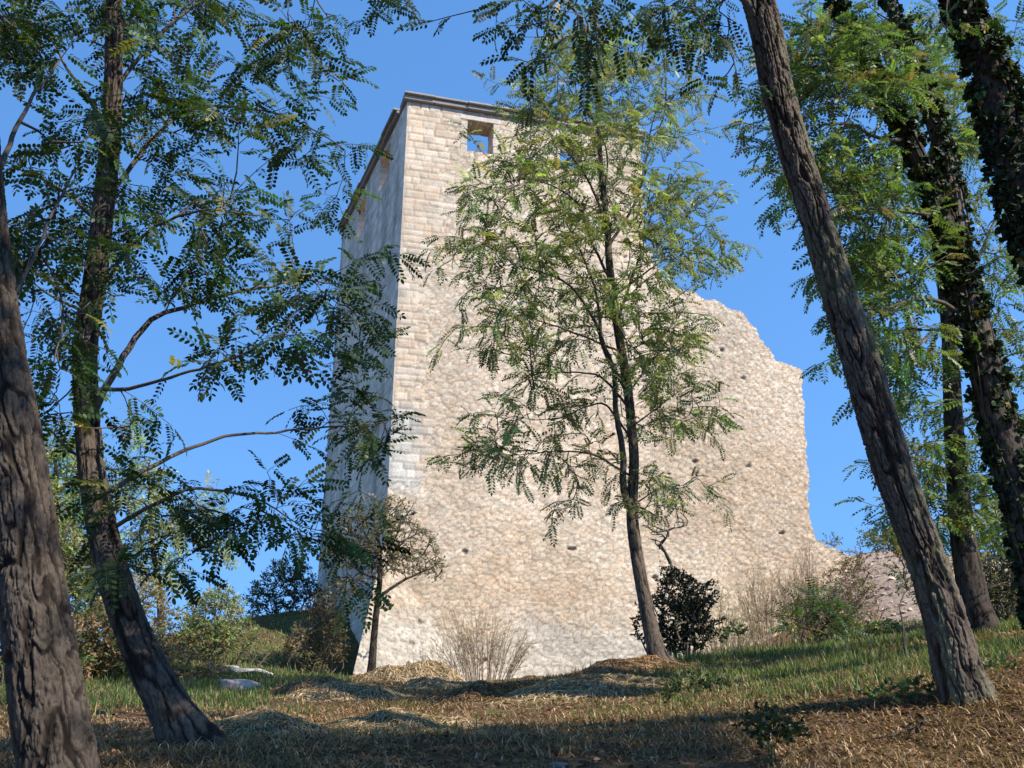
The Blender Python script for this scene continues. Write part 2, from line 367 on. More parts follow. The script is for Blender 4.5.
ba = Acc(); wall_grid(ba, B_, DF, -NF, 0, TW, .8, ZT - .02, .14, 'side', lambda u, v: np.ones(len(u), bool), us_n, .85, rim=lambda u, v: np.zeros(len(u), bool)); ba.build('back_wall', M_STONE, t)

def slab(acc, c, ax, ay, lx, ly, lz, col, bev=.02):
    """bevelled block: centre c, in-plane axes ax ay, full sizes"""
    hx, hy, hz = lx / 2, ly / 2, lz / 2; pts = []
    for sz in (-1, 1):
        for (o, zz) in (((bev, 0)), ((0, bev))) if sz < 0 else (((0, bev)), ((bev, 0))):
            for sx, sy in ((-1, -1), (1, -1), (1, 1), (-1, 1)):
                pts.append(c + ax * sx * (hx - o) + ay * sy * (hy - o) + np.array([0, 0, sz * (hz - zz)]))
    f = [[0, 3, 2, 1], [12, 13, 14, 15]]
    for l in range(3):
        for k in range(4): f.append([l * 4 + k, l * 4 + (k + 1) % 4, l * 4 + 4 + (k + 1) % 4, l * 4 + 4 + k])
    f = np.array(f)
    if np.dot(np.cross(ax, ay), [0, 0, 1]) < 0: f = f[:, ::-1]
    acc.add(np.array(pts), [f], col)
ca = Acc(); cb = Acc()
for (o, D, L, N) in ((K, DF, TW, NF), (K, DL, TL, NL), (A_, DL, TL, -NL), (B_, DF, TW, -NF)):
    x = -.16 if N is NF else .885; L = L + .16 if N is NF else L
    if D is DF and N is not NF: x, L = .9, L - .9
    while x < L:
        w = min(rng.uniform(.7, 1.3), L - x + .02)
        if w < .15: break
        cc = np.array([.24, .205, .17]) * rng.uniform(.85, 1.12)
        slab(ca, o + D * (x + w / 2) + N * (.03 + rng.uniform(-.012, .012) - .36) + np.array([0, 0, -.02]), D, N, w - .012, 1.0 + rng.uniform(-.02, .02), .17, cc)
        cc = np.array([.30, .27, .23]) * rng.uniform(.85, 1.1)
        slab(cb, o + D * (x + w / 2) + N * (.11 + rng.uniform(-.03, .03) - .36) + np.array([0, 0, .113 + rng.uniform(-.012, .012)]), D, N, w - .010, 1.02, .09, cc)
        x += w
ca.build('cornice', M_STONE, t, False); cb.build('coping', M_STONE, t, False)
for (a, b, c, d) in WIN:          # dressed surrounds of the two front openings
    f = bpy.data.objects.new('window_surround', None); wa = Acc(); bpy.data.objects.remove(f)
    o2 = lambda u, v: K + DF * (u + float(batter(v)) * (1 - u / TW)) + np.array([0, 0, v - ZT])
    pc = np.array([.50, .42, .33])
    slab(wa, o2((a + b) / 2, d + .10) + NF * (-.34), DF, NF, b - a + .5, .74, .20, pc * 1.02)
    for e, sgn in ((a, -1), (b, 1)):
        z = c
        while z < d - .02:
            hh = min(rng.uniform(.24, .36), d - z); slab(wa, o2(e + sgn * .09, z + hh / 2) + NF * (-.35), DF, NF, .2 + rng.uniform(0, .05), .74, hh - .004, pc * rng.uniform(.85, 1.1)); z += hh
    wa.build('window_surround', M_STONE, t, False)
# spreading foot of the near corner
pa = K + DF * float(batter(6.3)) + np.array([0, 0, 6.35 - ZT]) + (NF + NL) * .02
pb = at(346, 692, 29.0); pb = pb + np.array([0, 0, -.35]); pc_ = K + DL * 2.6 + NL * .62 + np.array([0, 0, 1.6 - ZT]); pd = K + DF * 3.0 + NF * .10 + np.array([0, 0, 1.2 - ZT])
bu = Acc()
for (p, q, r, zone) in ((pa, pb, pd, 'front'), (pa, pc_, pb, 'side')):
    n = 90; I, J = np.meshgrid(np.arange(n + 1), np.arange(n + 1)); mk_ = I + J <= n
    i = I[mk_] / n; j = J[mk_] / n; pos = p * (1 - i - j)[:, None] + q * i[:, None] + r * j[:, None]
    idx = -np.ones((n + 1, n + 1), int); idx[J[mk_], I[mk_]] = np.arange(mk_.sum())
    nrm = unit(np.cross(q - p, r - p)); nrm = nrm if np.dot(nrm, EYE - p) > 0 else -nrm
    D = DF if zone == 'front' else DL; h, c = stones((pos - K) @ D, pos[:, 2], zone)
    if zone == 'side': c = c * 1.45  # side face of the foot painted brighter still
    edge = np.minimum(np.minimum(i, j), 1 - i - j); pos = pos + nrm * (h * .8 * np.minimum(edge * 12, 1))[:, None]
    tr = [(idx[b_, a_], idx[b_, a_ + 1], idx[b_ + 1, a_]) for b_ in range(n) for a_ in range(n - b_)] + [(idx[b_, a_ + 1], idx[b_ + 1, a_ + 1], idx[b_ + 1, a_]) for b_ in range(n) for a_ in range(n - b_ - 1)]
    bu.add(pos, [np.array(tr)], c)
bu.build('corner_buttress', M_STONE, t)

RUIN = [(642, 233), (646, 246), (653, 256), (660, 274), (668, 284), (676, 289), (690, 291), (704, 299), (718, 301), (730, 309), (740, 311), (748, 321), (756, 330), (764, 345), (771, 352),
        (776, 361), (786, 364), (795, 366), (802, 370), (803, 382), (802, 396), (805, 412), (804, 430), (806, 446), (807, 462), (809, 478), (808, 494), (809, 512), (811, 526), (815, 538), (824, 545), (838, 551)]
rp = [uv(*q) for q in RUIN]; rp = [(TW + .004, rp[0][1])] + rp[1:] + [(17.0, 6.2), (18.5, 5.2), (18.5, .8), (TW + .004, .8)]
def keep_ruin(u, v):
    return in_poly(rp, u + .10 * (noise(u * 5, v * 7, s=81) - .5), v + .09 * (noise(u * 5, v * 7, s=82) - .5))
ru = Acc(); wall_grid(ru, K, DF, NF, TW + .004, 18.6, .8, max(q[1] for q in rp) + .2, .045, 'front', keep_ruin, us_n, 1.7, back=True, rim=lambda u, v: (v > 2))
o = ru.build('ruined_wall', M_STONE)
tag(o, 'broken remnant of rubble stone wall with a ragged stepped edge, joined to the right of the tower', 'ruined wall')

# ------------------------------------------------------------------ plants
def catmull(pts, step):
    pts = np.asarray(pts, float); n = len(pts)
    if n == 2: 
        m = max(2, int(np.linalg.norm(pts[1] - pts[0])[()] / step) + 1) if pts.shape[1] == 3 else 8
        tt = np.linspace(0, 1, m)[:, None]; return pts[0] * (1 - tt) + pts[1] * tt
    P = np.concatenate([[2 * pts[0] - pts[1]], pts, [2 * pts[-1] - pts[-2]]]); out = []
    for i in range(n - 1):
        p0, p1, p2, p3 = P[i:i + 4]; m = max(2, int(np.linalg.norm((p2 - p1)[:3]) / step))
        for k in range(m):
            s = k / m; out.append(.5 * ((2 * p1) + (p2 - p0) * s + (2 * p0 - 5 * p1 + 4 * p2 - p3) * s * s + (3 * p1 - p0 - 3 * p2 + p3) * s ** 3))
    out.append(pts[-1]); return np.array(out)
def frames(p):
    t = unit(np.gradient(p, axis=0)); n = np.empty_like(t); a = np.array([1., 0, 0]) if abs(t[0][0]) < .8 else np.array([0, 1., 0])
    n[0] = unit(a - t[0] * a.dot(t[0]))
    for i in range(1, len(p)): n[i] = unit(n[i - 1] - t[i] * n[i - 1].dot(t[i]))
    return t, n, np.cross(t, n)
def tube(acc, p, r, sides, col, cap=True, mi=0):
    t, n, b = frames(p); a = np.arange(sides) * 2 * math.pi / sides; m = len(p)
    V = p[:, None] + (n[:, None] * np.cos(a)[None, :, None] + b[:, None] * np.sin(a)[None, :, None]) * np.asarray(r)[:, None, None]
    i = (np.arange(m - 1)[:, None] * sides + np.arange(sides)[None]); j = (np.arange(m - 1)[:, None] * sides + (np.arange(sides) + 1) % sides)
    q = np.stack([i, j, j + sides, i + sides], 2).reshape(-1, 4)
    polys = [q]
    if cap: polys.append(np.array([[(m - 1) * sides + k for k in range(sides)]]))
    acc.add(V.reshape(-1, 3), polys, col, mi)
BARK_D, BARK_L = np.array([.020, .014, .010]), np.array([.112, .086, .064])
def trunk_mesh(name, pr, step, sides, amp, parent, tint=1.0, flare=0.0, moss=0., cell=.034):
    """bole with furrowed bark cut into the mesh; pr rows = x,y,z,radius"""
    c = catmull(pr, step); p = c[:, :3]; r = np.maximum(c[:, 3], .004); t, n, b = frames(p); m = len(p)
    s = np.concatenate([[0], np.cumsum(np.linalg.norm(np.diff(p, axis=0), axis=1))])
    a = np.linspace(0, 2 * math.pi, sides, endpoint=False); ca_, sa_ = np.cos(a), np.sin(a)
    R = np.repeat(r[:, None], sides, 1); Sx = np.repeat(s[:, None], sides, 1); rr = float(np.mean(r)) ; sd = int(abs(pr[0][0]) * 100) % 97
    X = ca_[None] * rr / cell + 0 * R; Y = sa_[None] * rr / cell + 0 * R; Z = Sx / (cell * 7)
    wx = (fbm(X * .5, Y * .5, Z * 1.4, s=sd) - .5) * 1.1; wy = (fbm(X * .5, Y * .5, Z * 1.4, s=sd + 9) - .5) * 1.1
    n1 = noise(X + wx, Y + wy, Z, s=sd + 1); ridge = 1 - np.abs(2 * n1 - 1); ridge2 = 1 - np.abs(2 * noise((X + wx) * 2, (Y + wy) * 2, Z * 1.7, s=sd + 2) - 1)
    fine = .5 * noise(X * 3.5, Y * 3.5, Z * 9, s=sd + 3) + .5 * noise(X * 8, Y * 8, Z * 24, s=sd + 4); crack = 1 - np.abs(2 * noise(X * 1.2, Y * 1.2, Z * 5.5, s=sd + 8) - 1)
    furrow = sst(.80, .97, ridge) * .9 + sst(.84, .99, ridge2) * .5 + sst(.88, .99, crack) * .35; h = 1 - np.clip(furrow, 0, 1)
    big = fbm(ca_[None] * 1.6 + 0 * R, sa_[None] * 1.6 + 0 * R, Sx * .9, s=sd + 5) - .5
    lobes = .5 + .5 * np.cos(a * 5 + sd)[None] * np.ones_like(R)
    fl = 1 + flare * np.exp(-Sx / .16) * (.55 + .75 * lobes)
    Rr = R * fl * (1 + .10 * big) + amp * (h - .5) * np.minimum(1, R / rr) + amp * .6 * (fine - .5)
    V = p[:, None] + (n[:, None] * ca_[None, :, None] + b[:, None] * sa_[None, :, None]) * Rr[..., None]
    col = BARK_D + (BARK_L - BARK_D) * (h * (.75 + .4 * fine))[..., None]
    col = col * (.85 + .35 * fbm(X * .3, Y * .3, Z * .3, s=sd + 6))[..., None] * tint
    if moss:
        mm = (moss * sst(.5, .68, fbm(X * .4, Y * .4, Z * .5, s=sd + 7)))[..., None]; col = col * (1 - mm) + np.array([.17, .17, .085]) * mm
    i = (np.arange(m - 1)[:, None] * sides + np.arange(sides)[None]); j = (np.arange(m - 1)[:, None] * sides + (np.arange(sides) + 1) % sides)
    q = np.stack([i, j, j + sides, i + sides], 2).reshape(-1, 4)
    return mk(name, V.reshape(-1, 3), [q, np.array([[(m - 1) * sides + k for k in range(sides)]])], M_BARK, parent, col.reshape(-1, 3))

def leaflet(hexa, L, Wd, droop=.12):
    if hexa: return np.array([[0, 0, 0], [.28, .5, .04], [.72, .46, .0], [1, 0, -droop], [.72, -.46, 0], [.28, -.5, .04]]) * [L, Wd, L]
    return np.array([[0, 0, 0], [.45, .5, .03], [1, 0, -droop], [.45, -.5, .03]]) * [L, Wd, L]
def pinnate(rg, L, pairs, ll, lw, hexa, curl=.25):
    """compound leaf along +x with z up"""
    V = []; n = 0; k = 6 if hexa else 4; faces = []
    def place(base, dirv, up, sc):
        nonlocal n
        q = leaflet(hexa, ll * sc, lw * sc); x = unit(dirv); z = unit(up - x * np.dot(up, x)); y = np.cross(z, x)
        V.append(base + q[:, :1] * x + q[:, 1:2] * y + q[:, 2:] * z); faces.append(np.arange(k) + n); n += k
    for i in range(pairs):
        s = .16 + .80 * i / max(pairs - 1, 1); bz = -curl * L * s * s
        for sg in (-1, 1):
            d = np.array([.42 + rg.uniform(-.12, .12), sg, -.10 - .5 * curl * s + rg.uniform(-.22, .12)])
            place(np.array([L * s, sg * .004, bz]), d, np.array([rg.uniform(-.3, .3), rg.uniform(-.35, .35), 1.]), rg.uniform(.82, 1.1) * (1 - .22 * abs(s - .5)))
    place(np.array([L * .98, 0, -curl * L]), np.array([1, 0, -.6]), np.array([0, .2, 1.]), 1.)
    V = np.concatenate(V); F = np.array(faces)
    w = .0016; rx = np.linspace(0, L, 4); rv = []
    for x_ in rx: 
        z_ = -curl * x_ * x_ / L; rv += [[x_, -w, z_], [x_, w, z_]]
    rf = np.array([[2 * i, 2 * i + 2, 2 * i + 3, 2 * i + 1] for i in range(3)]) + n
    return np.concatenate([V, np.array(rv)]), F, rf
def simple_sprig(rg, L, n_, ll, lw, hexa):
    V = []; F = []; k = 6 if hexa else 4
    for i in range(n_):
        q = leaflet(hexa, ll * rg.uniform(.7, 1.15), lw * rg.uniform(.8, 1.1)); x = unit([rg.uniform(-.2, 1), rg.uniform(-1, 1), rg.uniform(-.5, .7)]); z = unit(np.cross(x, unit(rg.normal(size=3)))); y = np.cross(z, x)
        V.append(np.array([L * i / n_, 0, 0]) + q[:, :1] * x + q[:, 1:2] * y + q[:, 2:] * z); F.append(np.arange(k) + i * k)
    return np.concatenate(V), np.array(F), None
def scatter(acc, tmpl, pos, xd, up, scale, col, rg):
    which = rg.integers(0, len(tmpl), len(pos))
    for w, (TV, TF, RF) in enumerate(tmpl):
        s = which == w
        if not s.any(): continue
        x = unit(xd[s]); z = unit(up[s] - x * np.sum(up[s] * x, 1, keepdims=True)); y = np.cross(z, x); sc = scale[s][:, None, None]
        V = pos[s][:, None] + sc * (TV[None, :, :1] * x[:, None] + TV[None, :, 1:2] * y[:, None] + TV[None, :, 2:] * z[:, None])
        m, k = V.shape[:2]; off = (np.arange(m) * k)[:, None, None]
        polys = [(TF[None] + off).reshape(-1, TF.shape[1])]
        if RF is not None: polys.append((RF[None] + off).reshape(-1, 4))
        c = np.repeat(col[s][:, None], k, 1) * (1 + .14 * (rg.random((m, k, 1)) - .5))
        acc.add(V.reshape(-1, 3), polys, c.reshape(-1, 3))

def grow(rg, init, initdir, initrad, targets, sag=.12, wander=.05, seg=.12, rtip=.0025, kexp=.42, reach=None):
    """join every target to the nearest wood with a bent twig; returns list of (points, radii)"""
    nodes = [np.asarray(init, float)]; dirs = [np.asarray(initdir, float)]; own = [-np.ones(len(init), int)]; N = nodes[0]; Dd = dirs[0]; src = np.full(len(init), -1)
    d0 = np.min(np.linalg.norm(targets[:, None] - N[None], axis=2), axis=1); order = np.argsort(d0); twigs = []; count = []
    sidx = np.full(len(init), -1); 
    for oi in order:
        tg = targets[oi]; dv = tg - N; dist = np.linalg.norm(dv, axis=1)
        cosv = np.sum(dv * Dd, 1) / np.maximum(dist, 1e-6)
        cost = dist * (1.25 - .45 * cosv) + .02 * (sidx >= 0)
        k = int(np.argmin(cost)); L = dist[k]
        if L < .03: continue
        m = max(3, int(L / seg) + 1); s = np.linspace(0, 1, m)[:, None]; p0 = N[k]
        t0 = unit(Dd[k] * .7 + unit(tg - p0)); c1 = p0 + t0 * L * .4; c2 = tg - unit(tg - p0 + np.array([0, 0, -sag * L])) * L * .25
        P = (1 - s) ** 3 * p0 + 3 * (1 - s) ** 2 * s * c1 + 3 * (1 - s) * s * s * c2 + s ** 3 * tg
        w = np.cumsum(rg.normal(size=(m, 3)), 0) * wander * L / m ** 1.2; w = w - s * w[-1]; P = P + w
        par = sidx[k]; twigs.append([P, par, k]); count.append(1)
        q = par
        while q >= 0: count[q] += 1; q = twigs[q][1]
        ti = len(twigs) - 1; dd = unit(np.gradient(P, axis=0))
        N = np.concatenate([N, P[1:]]); Dd = np.concatenate([Dd, dd[1:]]); sidx = np.concatenate([sidx, np.full(m - 1, ti)])
    out = []
    for (P, par, k), c in zip(twigs, count):
        r0 = rtip * (c + 1.0) ** kexp
        if par < 0 and initrad is not None: r0 = min(r0, .8 * initrad[k])
        out.append((P, np.linspace(r0, rtip * (1.0 if c == 1 else 1.3), len(P)), c))
    return out

def blob_targets(rg, blobs, dens, d0, dr, clump=0):
    """blobs: outline ellipses (px,py,rx,ry[,depth[,weight]]) of leaf masses, each given its own depth and thickness"""
    T = []
    for b in blobs:
        px, py, rx, ry = b[:4]; d = b[4] if len(b) > 4 and b[4] else d0; w = b[5] if len(b) > 5 else 1.
        n = max(1, int(round(dens * w * rx * ry / 1000.)))
        if clump:        # leaf masses made of separate sprays with gaps between them
            for _ in range(max(1, int(round(n / 7.)))):
                a = rg.uniform(0, 2 * math.pi); q = math.sqrt(rg.random()); c = at(px + rx * q * math.cos(a), py + ry * q * math.sin(a), d + rg.uniform(-1, 1) * dr)
                for _ in range(7): T.append(c + rg.normal(0, 1, 3) * d * clump * np.array([1.25, 1.0, .55]))
            continue
        for _ in range(n):
            a = rg.uniform(0, 2 * math.pi); q = math.sqrt(rg.random())
            T.append(at(px + rx * q * math.cos(a), py + ry * q * math.sin(a), d + rg.uniform(-1, 1) * dr))
    return np.array(T)
def leaf_cols(rg, n, base, var, yellow, ycol=(.22, .20, .05)):
    c = np.array(base)[None] * np.exp(rg.normal(0, var, (n, 1))) * np.exp(rg.normal(0, .10, (n, 3)))
    y = (rg.random(n) < yellow)[:, None]; return np.where(y, np.array(ycol) * np.exp(rg.normal(0, .25, (n, 1))), c)

def foliage(parent, rg, twigs, tmpl, spacing, start, base, var, yellow, droop=.4, mtl=None, name='crown', scale=(.75, 1.15), ycol=(.22, .20, .05), branch_leaf=True, twigcol=(.1, .08, .06)):
    P, X = [], []
    for (p, r, c) in twigs:
        L = np.concatenate([[0], np.cumsum(np.linalg.norm(np.diff(p, axis=0), axis=1))])
        if c > 6 and not branch_leaf: continue
        s0 = L[-1] * (start if c <= 3 else .6); s = np.arange(max(s0, L[-1] - .9), L[-1], spacing) + rg.uniform(0, spacing)
        s = np.append(s[s < L[-1]], L[-1]); pp = np.stack([np.interp(s, L, p[:, k]) for k in range(3)], 1)
        td = unit(p[-1] - p[max(0, len(p) - 3)]); side = unit(np.cross(td, [0, 0, 1.]) + 1e-3)
        sg = np.where(np.arange(len(s)) % 2, 1., -1.)[:, None]
        d = side * sg * rg.uniform(.5, 1., (len(s), 1)) + td * rg.uniform(.2, .8, (len(s), 1)) + rg.normal(0, .35, (len(s), 3)) + np.array([0, 0, -droop])
        d[-1] = td + np.array([0, 0, -droop * .6]); P.append(pp); X.append(d)
    P = np.concatenate(P); X = np.concatenate(X); n = len(P)
    up = np.array([0, 0, 1.]) + rg.normal(0, .45, (n, 3))
    a = Acc()
    for (p, r, c) in twigs: tube(a, p, r, 6 if c > 12 else (4 if c > 2 else 3), np.array(twigcol) * rng.uniform(.8, 1.2), mi=1)
    scatter(a, tmpl, P, X, up, rg.uniform(scale[0], scale[1], n), leaf_cols(rg, n, base, var, yellow, ycol), rg)
    return a.build(name, [mtl or M_LEAF, M_BARK], parent, True)
def twig_mesh(parent, twigs, col, name='twigs', sides=4, mtl=None):
    a = Acc()
    for (p, r, c) in twigs:
        tube(a, p, r, 6 if c > 12 else (4 if c > 2 else 3), np.array(col) * rng.uniform(.8, 1.2))
    return a.build(name, mtl or M_BARK, parent)

def tmpl_pinnate(seed, L, pairs, ll, lw, hexa, n=4, curl=.25):
    rg = np.random.default_rng(seed); return [pinnate(rg, L * rg.uniform(.85, 1.15), pairs + int(rg.integers(-1, 2)), ll, lw, hexa, curl * rg.uniform(.5, 1.6)) for _ in range(n)]
T_NEAR = tmpl_pinnate(1, .22, 7, .046, .023, True, 5); T_MID = tmpl_pinnate(2, .24, 8, .062, .034, False, 5, .35); T_FAR = tmpl_pinnate(3, .30, 4, .105, .05, False, 4, .3)
rg_ = np.random.default_rng(4); T_SMALL = [simple_sprig(rg_, .12, 8, .05, .025, False) for _ in range(4)]; T_BROAD = [simple_sprig(rg_, .16, 8, .085, .05, False) for _ in range(4)]
T_TINY = [simple_sprig(rg_, .08, 5, .03, .013, False) for _ in range(4)]; T_IVY = [simple_sprig(rg_, .06, 6, .065, .058, True) for _ in range(4)]

def tree(name, label, cat, trunk, limbs, blobs, dens, depth, dr, tmpl, leafcfg, seed, group=None, wood=None, wood_fr=.35, extra=None, twigcol=(.10, .08, .062), limbcol=(.11, .09, .07), rtip=.003, kexp=.42, seg=.14, sag=.12):
    """trunk: dict(pts=[(px,py,width_px,depth)], step, sides, amp); limbs: [([(px,py,depth)..], r0, r1)]"""
    rg = np.random.default_rng(seed)
    rows = [np.append(at(x, y, d) if not isinstance(x, tuple) else np.array(x), wpx) for (x, y, wpx, d) in trunk['pts']]
    for q, (x, y, wpx, d) in zip(rows, trunk['pts']): q[3] = wpx * np.linalg.norm(q[:3] - EYE) / FPX * .5 * .985
    b = rows[0]; base = b[:3]
    for xyz, r_ in trunk.get('above', []): rows.append(np.append(np.array(xyz, float), r_))
    t = thing(name, base + np.array([0, 0, .05]), label, cat, group)
    trunk_mesh('trunk', np.array(rows), trunk['step'], trunk['sides'], trunk['amp'], t, trunk.get('tint', 1.), trunk.get('flare', 0), trunk.get('moss', 0), trunk.get('cell', .034))
    c = catmull(np.array(rows), .2); ip = [c[int(len(c) * wood_fr):, :3]]; ir = [c[int(len(c) * wood_fr):, 3]]; idr = [unit(np.gradient(c[:, :3], axis=0))[int(len(c) * wood_fr):]]
    for (pts, r0, r1) in limbs:
        q = np.array([at(*p) if len(p) == 3 and not isinstance(p[0], tuple) else np.array(p[0]) for p in pts]); k = np.argmin(np.linalg.norm(c[:, :3] - q[0], axis=1)); q[0] = c[k, :3]
        q4 = np.concatenate([q, np.linspace(r0, r1, len(q))[:, None]], 1)
        cc = catmull(q4, .08); m = len(cc); wob = np.cumsum(rg.normal(size=(m, 3)), 0) * .006; wob -= np.linspace(0, 1, m)[:, None] * wob[-1]; cc[:, :3] += wob
        a = Acc(); tube(a, cc[:, :3], np.maximum(cc[:, 3], .003), 9, np.array(limbcol) * rg.uniform(.9, 1.1)); a.build('limb', M_BARK, t)
        ip.append(cc[2::2, :3]); ir.append(cc[2::2, 3]); idr.append(unit(np.gradient(cc[:, :3], axis=0))[2::2])
    T = blob_targets(rg, blobs, dens, depth, dr, .0155 if depth < 20 else 0)
    if extra is not None: T = np.concatenate([T, extra(rg)]) if len(T) else extra(rg)
    tw = grow(rg, np.concatenate(ip), np.concatenate(idr), np.concatenate(ir), T, sag=sag, seg=seg, rtip=rtip, kexp=kexp)
    foliage(t, rg, tw, tmpl, twigcol=twigcol, **leafcfg)
    return t, rows
def ball(c, r, n):
    c = np.array(c, float); r = np.array(r, float)
    def f(rg):
        v = unit(rg.normal(size=(n, 3))) * (rg.random((n, 1)) ** (1 / 2.2)); return c + v * r
    return f
GREEN = (.050, .082, .022); PALE = (.125, .150, .045)
# --- leaning locust on the right, deep furrowed bark
e_pts = [(978, 735, 54.5, 7.0), (970, 708, 48.9, 7.0), (965, 692, 43.2, 7.0), (958, 672, 38.5, 7.0), (946, 622, 34.8, 7.0), (926, 560, 32.9, 7.0), (908, 510, 32.0, 7.0), (887, 450, 33.8, 7.0), (857, 350, 31.0, 7.0), (827, 255, 28.2, 7.0), (810, 200, 26.3, 7.0), (780, 100, 26.3, 7.0), (758, 0, 25.4, 7.0)]
e_top = at(758, 0, 7.0)
tree('locust_tree', 'bare leaning locust trunk with deep furrowed bark, right of the ruined wall', 'tree',
     dict(pts=e_pts, above=[(e_top + np.array([-.3, .1, 1.5]), .10), (e_top + np.array([-.5, .3, 3.2]), .07), (e_top + np.array([-.6, .5, 4.6]), .03)], step=.010, sides=200, amp=.030, flare=.16, moss=.35, tint=.98, cell=.040),
     [([(758, 25, 7), (700, -40, 6.8), (620, -60, 6.6), (560, -30, 6.4)], .035, .010), ([(757, 5, 7), (790, -60, 7.4), (840, -110, 7.6)], .035, .012), ([(752, -20, 7), (730, -90, 7.2), (700, -160, 7.3)], .04, .012)],
     [(560, 10, 70, 22, 6.3), (520, 15, 30, 20, 6.3), (545, 45, 28, 22, 6.3), (578, 72, 26, 24, 6.3), (590, 30, 35, 28, 6.3), (690, 12, 55, 25, 6.8), (705, 45, 30, 25, 6.8), (735, 30, 30, 30, 7), (725, 80, 16, 20, 6.9), (650, 5, 30, 12, 6.6), (395, 2, 22, 8, 6.4)],
     15.0, 6.6, .35, T_NEAR, dict(spacing=.07, start=.25, base=(.032, .055, .014), var=.25, yellow=.03, droop=.4), 101, group=None, wood_fr=.8,
     extra=lambda rg: np.concatenate([ball((e_top + np.array([-.6, 1.2, 3.2])), (2.6, 2.4, 1.8), 60)(rg), ball((e_top + np.array([-2.6, .2, 2.6])), (1.6, 1.6, 1.0), 40)(rg)]))
# --- big trunk cut by the left edge
a_pts = [(64, 830, 71.4, 5.0), (58, 768, 63.0, 5.0), (46, 690, 59.2, 5.0), (33, 600, 54.5, 5.0), (20, 500, 50.8, 5.0), (8, 420, 47.9, 5.0), (-4, 350, 45.1, 5.0), (-16, 250, 39.5, 5.0), (-24, 150, 35.7, 5.0), (-30, 40, 32.0, 5.0)]
a_top = at(-30, 40, 5.0)
tree('locust_tree', 'thick dark trunk cut by the left edge of the photo, dappled with sun', 'tree',
     dict(pts=a_pts, above=[(a_top + np.array([-.1, .2, 1.6]), .08), (a_top + np.array([0, .3, 3.2]), .04)], step=.008, sides=220, amp=.020, flare=.06, cell=.032, tint=.68),
     [([(0, 330, 5), (22, 275, 5.2), (52, 205, 5.4), (75, 170, 5.5)], .016, .006), ([(-15, 200, 5), (20, 120, 5.3), (60, 60, 5.6)], .02, .006)],
     [(40, 230, 45, 50, 5.4), (60, 150, 55, 45, 5.6), (30, 60, 40, 60, 5.4), (60, 320, 35, 35, 5.6), (55, 390, 30, 30, 5.6)], 14.0, 5.4, .4, T_NEAR,
     dict(spacing=.07, start=.25, base=(.036, .064, .016), var=.3, yellow=.05, droop=.22), 102, wood_fr=.5,
     extra=lambda rg: ball(a_top + np.array([-.3, .4, 3.0]), (2.2, 2.0, 1.7), 110)(rg))
# --- slender locust second from the left
b_pts = [(214, 800, 76, 6.45), (196, 756, 60, 6.5), (183, 733, 46, 6.5), (166, 702, 36, 6.5), (136, 640, 30, 6.5), (112, 570, 27, 6.5), (96, 498, 23, 6.5), (88, 430, 21, 6.5), (85, 350, 20, 6.5), (95, 280, 19, 6.5), (101, 230, 18, 6.5), (108, 165, 17, 6.5), (113, 95, 15, 6.5), (114, 20, 13, 6.5), (116, -5, 12, 6.5)]
b_top = at(116, -5, 6.5)
b_limbs = [([(92, 412, 6.5), (112, 375, 6.5), (142, 328, 6.6), (165, 312, 6.7), (230, 292, 6.9), (300, 280, 7.2), (332, 284, 7.4)], .028, .006),
           ([(95, 408, 6.5), (130, 384, 6.3), (170, 376, 6.1), (230, 358, 5.9), (290, 330, 5.8)], .016, .005),
           ([(105, 480, 6.5), (150, 466, 6.7), (195, 446, 7.0), (250, 435, 7.2), (330, 430, 7.6), (385, 425, 7.8)], .018, .005),
           ([(122, 540, 6.5), (160, 500, 6.4), (200, 487, 6.4), (250, 497, 6.6), (300, 525, 6.8)], .016, .004),
           ([(86, 455, 6.5), (60, 440, 6.6), (35, 415, 6.7)], .012, .004), ([(87, 330, 6.5), (62, 300, 6.3), (30, 280, 6.2)], .014, .005),
           ([(100, 230, 6.5), (60, 190, 6.2), (20, 170, 6.0)], .016, .005), ([(104, 200, 6.5), (150, 140, 6.8), (200, 110, 7.0), (290, 120, 7.3), (345, 150, 7.5)], .02, .005),
           ([(112, 110, 6.5), (150, 50, 6.6), (210, 0, 6.7), (290, -25, 6.6), (330, 20, 6.5)], .018, .005), ([(110, 130, 6.5), (70, 70, 6.4), (40, 10, 6.3)], .016, .005),
           ([(88, 300, 6.5), (140, 240, 6.2), (200, 215, 6.0), (260, 215, 6.0)], .016, .005)]
